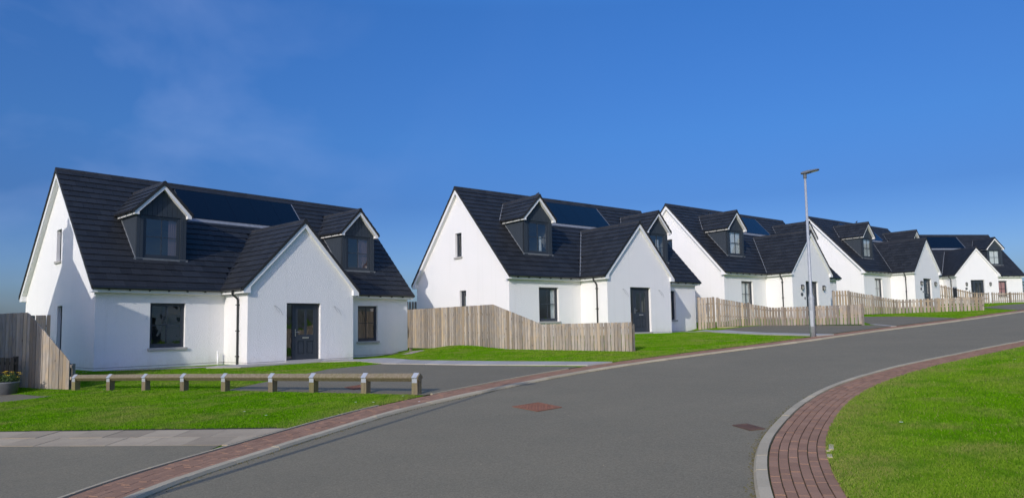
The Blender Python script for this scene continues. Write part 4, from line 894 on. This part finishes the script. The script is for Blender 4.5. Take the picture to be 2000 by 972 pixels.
d4a = np.hypot(*(E4 - C4)); d4b = np.hypot(*(F4 - E4))
fence('light new picket fence bending at mid length before the fourth house', [C4, E4, F4], pw([(0, 1.54), (d4a, .80), (d4a + d4b, .78)]), .135, .05, [.05, 1.9, d4a, d4a + 2.1, d4a + d4b - .06], back=1, base=lambda x, y: float(np.interp(y, [39.8, 41.7, 45.4], [.52, .46, .47])))
fence('narrow picket return panel beside the right wall of the third house', [(19.93, 45.6), (20.78, 45.36)], pw([(0, 1.56), (2, 1.54)]), .12, .05, [0.05], back=1, base=lambda x, y: .48)
fence('greenish sloping fence with its rails showing, left of the farthest house', [(39.6, 60.1), (35.63, 60.6)], pw([(0, .88), (1.2, .95), (4.0, 1.75)]), .11, .075, [.0, 1.8, 3.4], back=1, rails=(.42, .88), base=lambda x, y: 1.38)
fence('low open picket fence across the front of the farthest house', [(39.85, 60.1), (46.5, 61.0)], pw([(0, .86), (9, .86)]), .10, .10, [.05, 1.75, 3.5, 5.2], back=-1, rails=(.12, .8), base=lambda x, y: 1.42)
# left of the first house
fence('grey board fence cut to a slope at the left edge by the knee rail', [(-17.0, 20.4), (-13.8, 19.36), (-12.15, 18.72)], pw([(0, 2.05), (3.40, 2.08), (5.2, .66)]), .122, .012, [.05, 1.7, 3.36, 5.06], back=1, post_h=-.1, name='board_fence', base=lambda x, y: -1.39)
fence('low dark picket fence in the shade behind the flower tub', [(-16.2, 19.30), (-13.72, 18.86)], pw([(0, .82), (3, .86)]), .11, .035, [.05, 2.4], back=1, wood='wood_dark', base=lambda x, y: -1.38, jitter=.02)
fence('pale slatted garden gate between the first house and the left fence', [(-18.6, 25.35), (-17.15, 25.55)], pw([(0, 1.95), (2, 1.95)]), .34, .03, [1.42], back=1, name='garden_gate', cat='gate', base=lambda x, y: -1.15)
gb = MB(); gb.obox((10.1, 37.3, -.45), (.7, -1.35, 0), (.05, .03, 0), (0, 0, .33)); tag(gb.build('gravel_board', M_['concrete']), 'short concrete gravel board under the left end of the third fence', 'gravel board')

# ------------------------------------------------------------------ knee rail
posts = [(-11.87, 18.53), (-10.62, 17.95), (-9.42, 17.40), (-8.18, 16.80), (-6.93, 16.17), (-5.6, 15.48), (-4.53, 14.92), (-3.28, 14.27), (-2.16, 13.68)]
def knee_rail():
    root = thing('knee_rail', 'low timber knee rail with metal straps between front lawn and driveway', 'knee rail', (*posts[0], gz(*posts[0])))
    O = Vector(root.location); T = []
    pts = [Vector((x, y, gz(x, y))) for x, y in posts]; r = .088; zt = .318
    for i, p in enumerate(pts):
        q = (pts[min(i + 1, 8)] - pts[max(i - 1, 0)]); q.z = 0; t = q.normalized(); s = Vector((-t.y, t.x, 0)); T.append((t, s)); w2 = .068
        prof = [(-w2, -.25), (w2, -.25), (w2, zt - .012), (0, zt - .084), (-w2, zt - .012)]     # V notch for the rail
        a = [t * -.068 + s * x + Vector((0, 0, z)) for x, z in prof]; b = [v + t * .136 for v in a]
        MB().add(a + b, [(0, 1, 2, 3, 4), (9, 8, 7, 6, 5)] + [(k, 5 + k, 5 + (k + 1) % 5, (k + 1) % 5) for k in range(5)]).build('post', M_['rail'], root).location = p - O
        st_ = MB(); e = .004; zc = zt + .010
        for sg in (-1, 1):
            for u0, u1 in (((0, zc + r + e), (sg * (r + e), zc)), ((sg * (r + e), zc), (sg * (w2 + e), zc - .022)), ((sg * (w2 + e), zc - .022), (sg * (w2 + e), zc - .10))):
                A = s * u0[0] + Vector((0, 0, u0[1])); Bv = s * u1[0] + Vector((0, 0, u1[1])); nrm = t.cross(Bv - A).normalized() * .003 * (1 if sg < 0 else -1)
                st_.obox(p - O + A - t * .06, t * .12, Bv - A, nrm)
        st_.build('strap', M_['galv'], root)
    for i in range(8):
        a, b = pts[i], pts[i + 1]; t, s = T[i][0], Vector((-(b - a).y, (b - a).x, 0)).normalized(); d = (b - a).normalized(); zc = Vector((0, 0, zt + .010))
        a2 = a - d * (.09 if i == 0 else -.001); b2 = b + d * (.09 if i == 7 else -.001)
        ring = [s * x + Vector((0, 0, z)) for x, z in ((0, r), (-r, 0), (0, -r), (r, 0))]
        ch = []                                              # square set on its corner, arrises taken off
        for k in range(4): u, v = ring[k], ring[(k + 1) % 4]; ch += [u.lerp(v, .1), u.lerp(v, .9)]
        va = [a2 + zc + k - O for k in ch]; vb = [b2 + zc + k - O for k in ch]
        MB().add(va + vb, [tuple(range(8)), tuple(range(8, 16))[::-1]] + [(k, 8 + k, 8 + (k + 1) % 8, (k + 1) % 8) for k in range(8)]).build('rail', M_['railx'], root)
M_['railx'] = mat('mossy_round_rail', (.185, .15, .10), .9, .12, bump=[(30, .004)], noise=[(3, .6, (.15, .14, .055)), (20, .6, (.29, .245, .18)), (60, .4, (.11, .09, .055))])
knee_rail()

# ------------------------------------------------------------------ street lamps
def lamp(x, y, h, label, ang):
    root = thing('street_lamp', label, 'street lamp', (x, y, gz(x, y)), ang, 'galvanised street lamps')
    MB().tube([(0, 0, -.1), (0, 0, 1.35), (0, 0, 1.5), (0, 0, h)], [.096, .096, .054, .038], 16).build('pole', M_['galv'], root, smooth=True)
    b = MB(); b.tube([(0, 0, 1.28), (0, 0, 1.36)], .102, 16); b.build('collar', M_['galv'], root)
    d = MB(); d.obox((-.05, -.1005, .35), (.1, 0, 0), (0, .01, 0), (0, 0, .55)); d.build('access_door', M_['galv'], root)
    c = MB(); c.tube([(0, 0, h - .12), (0, 0, h + .06)], .06, 14); c.build('spigot', M_['lamphead'], root)
    hd = MB(); prof = [(-.13, .09, .04), (-.06, .10, .08), (.08, .11, .095), (.22, .13, .07), (.40, .135, .05), (.47, .10, .03)]; vs = []
    for px, wy, th in prof:
        zc = h + .085 + px * .12
        for yy, zz in ((-wy, -th * .35), (-wy * .7, th * .5), (wy * .7, th * .5), (wy, -th * .35), (wy * .7, -th * .6), (-wy * .7, -th * .6)): vs.append((px, yy, zc + zz))
    n = 6; hd.add(vs, [(i * n + j, i * n + (j + 1) % n, (i + 1) * n + (j + 1) % n, (i + 1) * n + j) for i in range(len(prof) - 1) for j in range(n)] + [tuple(range(n))[::-1], tuple(range((len(prof) - 1) * n, len(prof) * n))])
    ho = hd.build('lamp_head', M_['lamphead'], root)
    ln = MB(); vs = []
    for px in (.22, .42):
        zc = h + .085 + px * .12 - .034 + (px - .22) * .03
        vs += [(px, -.075, zc), (px, .075, zc), (px, .075, zc - .008), (px, -.075, zc - .008)]
    ln.add(vs, [(0, 1, 5, 4), (1, 2, 6, 5), (2, 3, 7, 6), (3, 0, 4, 7), (0, 3, 2, 1), (4, 5, 6, 7)]).build('lens', M_['lens'], ho)
lamp(9.85, 24.23, 5.64, 'tall galvanised street lamp standing on the brick edge in front of the third house', R(-28))
lamp(-4.82, 4.13, 5.64, 'street lamp standing beyond the lower left edge, its long shadow crossing the road', R(5))

# ------------------------------------------------------------------ covers, tub, pipe, bird, letter box
def cover(poly, label, name, m, rib=True, off=-.036):
    c = sum((np.array(p) for p in poly), np.zeros(2)) / 4; zz = gz(*c) + off; root = thing(name, label, 'manhole cover' if 'man' in name else 'drain', (c[0], c[1], zz))
    P = [np.array(p) - c for p in poly]; z = lambda p: gz(*(p + c)) + off - zz
    fr = MB()
    for i in range(4):
        a, b = P[i], P[(i + 1) % 4]; q = [a, b, b * .9, a * .9]; fr.add([(*p, z(p) + .004) for p in q] + [(*p, z(p) + .013) for p in q], [(0, 1, 2, 3), (7, 6, 5, 4), (0, 4, 5, 1), (1, 5, 6, 2), (2, 6, 7, 3), (3, 7, 4, 0)])
    fr.build('frame', M_[m], root)
    pl = MB(); pl.add([(*(p * .885), z(p * .885) + .008) for p in P] + [(*(p * .885), z(p * .885) - .02) for p in P], [(0, 1, 2, 3), (0, 4, 5, 1), (1, 5, 6, 2), (2, 6, 7, 3), (3, 7, 4, 0)]); pl.build('plate', M_[m], root)
    tr = MB(); n = 7
    for i in range(n):
        for j in range(n):
            u0, v0 = (i + .2) / n, (j + .3) / n; u1, v1 = u0 + (.62 / n if (i + j) % 2 else .3 / n), v0 + (.3 / n if (i + j) % 2 else .62 / n)
            if not rib: u0, u1, v0, v1 = .06, .94, (j + .25) / n, (j + .7) / n
            if not rib and i: continue
            def bl(u, v): return (P[0] * (1 - u) * (1 - v) + P[1] * u * (1 - v) + P[2] * u * v + P[3] * (1 - u) * v) * .87
            q = [bl(u0, v0), bl(u1, v0), bl(u1, v1), bl(u0, v1)]; tr.add([(*p, z(p) + .007) for p in q] + [(*p, z(p) + .014) for p in q], [(4, 5, 6, 7), (0, 1, 5, 4), (1, 2, 6, 5), (2, 3, 7, 6), (3, 0, 4, 7)])
    tr.build('tread', M_[m], root)
cover([(-.27, 11.59), (.14, 10.93), (.53, 11.23), (.17, 11.91)], 'rusty square manhole cover out in the middle of the road', 'manhole_cover', 'iron')
cover([(-4.05, 15.6), (-3.72, 15.02), (-3.42, 15.28), (-3.80, 15.95)], 'small rusty manhole cover in the driveway behind the knee rail', 'manhole_cover', 'iron', off=.008)
cover([(2.56, 8.94), (2.66, 8.55), (2.86, 8.60), (2.76, 8.98)], 'brown drain grating set in the road against the right kerb', 'drain_grating', 'drain', rib=False)
vp = thing('vent_pipe', 'short white vent pipe by the wall near the downpipe', 'pipe', (*(np.array([-13.856, 22.474]) + np.array([3.95 * math.cos(R(48.92)) + .12 * math.sin(R(48.92)), 3.95 * math.sin(R(48.92)) - .12 * math.cos(R(48.92))])), -1.12))
MB().tube([(0, 0, -.2), (0, 0, .46)], .032, 10).build('pipe', M_['pvc'], vp, smooth=True); MB().lathe([(.045, .44), (.045, .48), (.02, .505)], 10).build('cap', M_['pvc'], vp)
# flower tub
tubp = (-13.52, 18.35); tb = thing('flower_tub', 'round grey tub of yellow flowers in front of the dark fence', 'flower tub', (*tubp, gz(*tubp)))
MB().lathe([(.19, 0), (.245, .29), (.26, .30), (.26, .325), (.235, .325), (.23, .28)], 20).build('tub', M_['tub'], tb, smooth=True)
MB().lathe([(.2, .27), (.225, .285)], 16).build('soil', M_['soil'], tb)
lf = MB(); fl = MB()
for i in range(330):
    a, r_ = random.uniform(0, 6.28), .25 * math.sqrt(random.random()); h = .30 + random.uniform(.02, .27) * (1 - r_ * 1.8); p = Vector((r_ * math.cos(a), r_ * math.sin(a), h)); d = Vector((random.uniform(-1, 1), random.uniform(-1, 1), random.uniform(.1, 1))).normalized() * random.uniform(.05, .09); s = d.orthogonal().normalized() * .013
    lf.add([p, p + d * .5 + s, p + d, p + d * .5 - s], [(0, 1, 2, 3)])
lf.build('foliage', M_['leaf'], tb)
for i in range(16):
    a, r_ = random.uniform(0, 6.28), .27 * math.sqrt(random.random()); p = Vector((r_ * math.cos(a), r_ * math.sin(a), .55 + random.uniform(-.08, .07) - r_ * .25)); f_ = MB()
    for k in range(7): an = k * .8976; f_.add([p, p + Vector((.045 * math.cos(an - .35), .045 * math.sin(an - .35), .012)), p + Vector((.05 * math.cos(an), .05 * math.sin(an), .0)), p + Vector((.045 * math.cos(an + .35), .045 * math.sin(an + .35), .012))], [(0, 1, 2, 3)])
    f_.lathe([(.018, p.z), (.012, p.z + .014)], 7, (p.x, p.y)); f_.build('flower', M_['petal'], tb)
# little birds on two ridges
def bird(hi, lx, label, ang):
    X, Y, Z, a = HS[hi]; c, s = math.cos(R(a)), math.sin(R(a)); lp = (lx, HW / 2)
    root = thing('bird', label, 'bird', (X + lp[0] * c - lp[1] * s, Y + lp[0] * s + lp[1] * c, Z + zR + .075), ang, 'birds on the ridges')
    b = MB(); b.tube([(-.10, 0, .10), (-.05, 0, .11), (.0, 0, .13), (.05, 0, .16), (.075, 0, .20), (.10, 0, .225), (.13, 0, .22)], [.006, .035, .055, .05, .033, .034, .012], 10); b.tube([(.125, 0, .222), (.165, 0, .215)], [.010, .002], 6)
    b.add([(-.07, -.02, .12), (-.07, .02, .12), (-.22, .03, .07), (-.22, -.03, .07), (-.07, 0, .095), (-.22, 0, .062)], [(0, 1, 2, 3), (0, 3, 5, 4), (1, 4, 5, 2)])
    b.build('body', M_['bird'], root, smooth=True)
    l = MB(); l.tube([(.0, -.02, .09), (.01, -.02, 0)], .005, 5); l.tube([(.0, .02, .09), (.01, .02, 0)], .005, 5); l.build('leg', M_['bird'], root)
bird(1, 4.95, 'tiny dark bird perched on the ridge of the second house', R(20)); bird(3, 7.4, 'tiny dark bird perched on the ridge of the fourth house', R(30))
lbp = thing('letter_box', 'slim black letter box with rounded top on the far sloping fence', 'letter box', (36.75, 59.92, 1.93), R(0))
m = MB(); n = 10; pr_ = [(-.13, 0), (.13, 0), (.13, .78)] + [(.13 * math.cos(math.pi * k / n), .78 + .13 * math.sin(math.pi * k / n)) for k in range(1, n)] + [(-.13, .78)]; m.prism(pr_, 'y', 0, .14); m.build('body', M_['black'], lbp)
MB().prism([(.14 * math.cos(math.pi * k / n), .80 + .14 * math.sin(math.pi * k / n)) for k in range(0, n + 1)], 'y', -.03, .0).build('hood', M_['galv'], lbp)
# hedge glimpsed at the far right edge
hd = MB()
hp = np.array([52.2, 73.0])
for i in range(2600):
    q = np.array([random.uniform(-2.2, 3.0), random.uniform(-.8, .8), random.uniform(0, 2.3)]) ; p = Vector((hp[0] + q[0], hp[1] + q[1], gz(*hp) + q[2] * (1 - .12 * random.random()))); d = Vector((random.uniform(-1, 1), random.uniform(-1, 1), random.uniform(-.3, 1))).normalized() * .16; s = d.orthogonal().normalized() * .05
    hd.add([p, p + d * .5 + s, p + d, p + d * .5 - s], [(0, 1, 2, 3)])
hr = thing('hedge', 'dark green hedge just showing past the right corner of the farthest house', 'hedge', (0, 0, 0)); hd.build('foliage', M_['hedge'], hr)
sm = MB()
for i in range(6): sm.tube([(hp[0] - 2 + i * .9, hp[1], gz(*hp) - .2), (hp[0] - 2 + i * .9 + .1, hp[1], gz(*hp) + 1.6)], [.05, .02], 6)
sm.build('stem', M_['soil'], hr)

# ------------------------------------------------------------------ grit on the tarmac, moss along the kerb foot
gr_ = MB()
for i in range(170):
    y = random.uniform(5.5, 30) ** 1.0; s0_ = CL.near(-2 + y * .3, y); wdt = 5.6; u = random.random(); c = CL.at(s0_, -.1 - u * (wdt - .3)); r_ = random.uniform(.003, .008); z = gz(*c) - .036
    gr_.add([(c[0] - r_, c[1], z), (c[0], c[1] - r_, z), (c[0] + r_, c[1], z), (c[0], c[1] + r_, z), (c[0], c[1], z + r_ * .8)], [(0, 1, 4), (1, 2, 4), (2, 3, 4), (3, 0, 4)])
gr_.build('grit', M_['slab'], kind='stuff')
ms_ = MB()
for C, sg, a0, a1, n in ((CL, -1, sL(-3.7, 5), sL(8, 21.8), 1500), (CR, 1, CR.near(1.5, 4.5), CR.near(7, 13.9), 1500)):
    for i in range(n):
        s_ = random.uniform(a0, a1); dens_ = .5 + .5 * math.sin(s_ * 2.1) * math.sin(s_ * .83 + 1)
        if random.random() > .25 + .75 * dens_: continue
        c = C.at(s_, sg * (random.expovariate(1 / .022) - .004)); z = gz(*c) - .036; r_ = random.uniform(.006, .016); h_ = random.uniform(.004, .014); an = random.uniform(0, 6.28)
        ms_.add([(c[0] + r_ * math.cos(an + k * 2.094), c[1] + r_ * math.sin(an + k * 2.094), z + .002) for k in range(3)] + [(c[0], c[1], z + h_)], [(0, 1, 3), (1, 2, 3), (2, 0, 3)])
ms_.build('moss', M_['moss'], kind='stuff')

# ------------------------------------------------------------------ mown grass
def footprint(h, pad=.02):
    X, Y, Z, a = HS[h]; c, s = math.cos(R(a)), math.sin(R(a)); f = lambda x, y: (X + x * c - y * s, Y + x * s + y * c)
    return [f(-pad, -pad), f(XP0, -pad), f(XP0, -HP - pad), f(XP1, -HP - pad), f(XP1, -pad), f(HL, -pad), f(HL, HW), f(0, HW)]
FP = [footprint(i) for i in range(5)]
def grass(name, region, dens, hgt, wid, dry_curve=None, excl=EXCL, patch=None):
    P = np.array(region); lo, hi = P.min(0), P.max(0); n = int((hi[0] - lo[0]) * (hi[1] - lo[1]) * dens(0))
    x = RNG.uniform(lo[0], hi[0], n); y = RNG.uniform(lo[1], hi[1], n)
    d = np.hypot(x, y); k = (RNG.random(n) < np.vectorize(dens)(d) / dens(0)) & inside(region, x, y) & (x / np.maximum(y, .1) > -1.2) & (x / np.maximum(y, .1) < 1.5) & (y > 3.6)
    for e in list(excl) + FP:
        if e is not region: k &= ~inside(e, x, y)
    x, y = x[k], y[k]; n = len(x); d = np.hypot(x, y); z = ground(x, y)
    sc = np.clip(d / 7.5, 1, 4.0); h = hgt * RNG.uniform(.55, 1.25, n) * np.clip(sc, 1, 1.35); w_ = wid * RNG.uniform(.7, 1.3, n) * sc
    an = RNG.uniform(0, 2 * np.pi, n); ln = h * RNG.uniform(.15, 1.0, n); la = RNG.uniform(0, 2 * np.pi, n)
    cx, cy = np.cos(an) * w_ / 2, np.sin(an) * w_ / 2; lx, ly = np.cos(la) * ln, np.sin(la) * ln
    V = np.empty((n, 4, 3)); V[:, 0] = np.stack([x - cx, y - cy, z - .004], 1); V[:, 1] = np.stack([x + cx, y + cy, z - .004], 1)
    V[:, 2] = np.stack([x + cx * .7 + lx * .55, y + cy * .7 + ly * .55, z + h * .7], 1); V[:, 3] = np.stack([x + lx, y + ly, z + h], 1)
    me = bpy.data.meshes.new(name); me.vertices.add(n * 4); me.vertices.foreach_set('co', V.ravel())
    me.loops.add(n * 4); me.loops.foreach_set('vertex_index', np.arange(n * 4)); me.polygons.add(n); me.polygons.foreach_set('loop_start', np.arange(n) * 4); me.polygons.foreach_set('loop_total', np.full(n, 4))
    me.update(calc_edges=True); me.validate()
    t = np.repeat(RNG.random(n), 4); me.attributes.new('tint', 'FLOAT', 'POINT').data.foreach_set('value', t)
    dv = (RNG.random(n) < .05) * .8
    if dry_curve is not None:
        C, off = dry_curve; e = C.at(C.s[::4], off); dd = np.full(n, 9.0)
        for i in range(0, n, 20000): dd[i:i + 20000] = np.sqrt(((np.stack([x, y], 1)[i:i + 20000, None, :] - e[None]) ** 2).sum(2)).min(1)
        dv = np.maximum(dv, np.clip(1 - dd / .7, 0, 1) * RNG.random(n) * .9)
    me.attributes.new('dry', 'FLOAT', 'POINT').data.foreach_set('value', np.repeat(dv, 4))
    tag(link(name, me, M_['blade']), kind='stuff'); return n
g1 = CR.poly(RB_OFF + .014, CR.near(1.4, 3.6), CR.near(22, 24.8)) + [(30, 21), (22, 12), (12, 3.6)]
grass('grass', g1, lambda d: 9500 * min(1, (6.5 / max(d, 6.5)) ** 1.7), .019, .0065, (CR, RB_OFF))
g2 = [(-3.75, 10.48)] + CL.poly(LB_OFF - .02, sL(-2.7, 10.0), sL(-1.5, 12.9)) + [(-2.2, 13.65), (-7.0, 16.4), (-6.5, 19.05), (-6.0, 21.2), (-4.6, 22.2), (-6.0, 24.2), (-7.4, 25.1), (-9.5, 22.5), (-11, 23.4), (-13.9, 22.3), (-15, 21), (-18, 21), (-18, 12.9), (-8.66, 11.62)]
grass('grass', g2, lambda d: 6500 * min(1, (10.5 / max(d, 10.5)) ** 1.6), .018, .0065, (CL, LB_OFF))
g3 = CL.poly(LB_OFF + .015, sL(2.9, 18.0), sL(10.0, 23.3)) + [(8.7, 27.1), (8.0, 30), (8.1, 33), (7.8, 36.6), (7.0, 35.5), (3.6, 31.2), (3.0, 22.4), (-4.2, 29.8), (-5.5, 29.5), (-6.2, 27.5), (-5.2, 25.4), (-3.5, 22.9), (-1, 20.6)]
grass('grass', g3, lambda d: 1800 * min(1, (19 / max(d, 19)) ** 1.5), .019, .0065, (CL, LB_OFF))
g4 = CL.poly(LB_OFF + .015, sL(20.2, 31.2), sL(27.4, 37.4)) + [(26.2, 39.7), (22.1, 41.6), (21.9, 47.5), (18.5, 40.0), (19.6, 36.7), (19.67, 33.2)]
grass('grass', g4, lambda d: 900 * min(1, (36 / max(d, 36)) ** 1.5), .019, .0065, None)
g5 = [(29.5, 45.6), (41, 56), (46, 58.5), (46.5, 61), (39.8, 60), (35, 57)]
grass('grass', g5, lambda d: 300, .032, .006, None)
g6 = [(10.3, 37.2), (11.8, 34.7), (10.3, 34.4), (9.2, 34.3), (9.3, 37.4)]
grass('grass', g6, lambda d: 1000, .019, .0065, None)
dz = MB()
for x, y in [(-10.75, 17.9), (-2.35, 13.25), (-2.75, 12.55), (-3.1, 12.7), (-4.9, 12.2), (-11.0, 13.6), (-1.9, 12.3), (4.3, 8.2), (9.6, 13.9), (-4.3, 11.6)]:
    z = gz(x, y) + .04
    for k in range(6): an = k * 1.047; dz.add([(x, y, z), (x + .018 * math.cos(an - .4), y + .018 * math.sin(an - .4), z + .004), (x + .022 * math.cos(an), y + .022 * math.sin(an), z), (x + .018 * math.cos(an + .4), y + .018 * math.sin(an + .4), z + .004)], [(0, 1, 2, 3)])
dz.build('daisies', M_['white_petal'], kind='stuff')
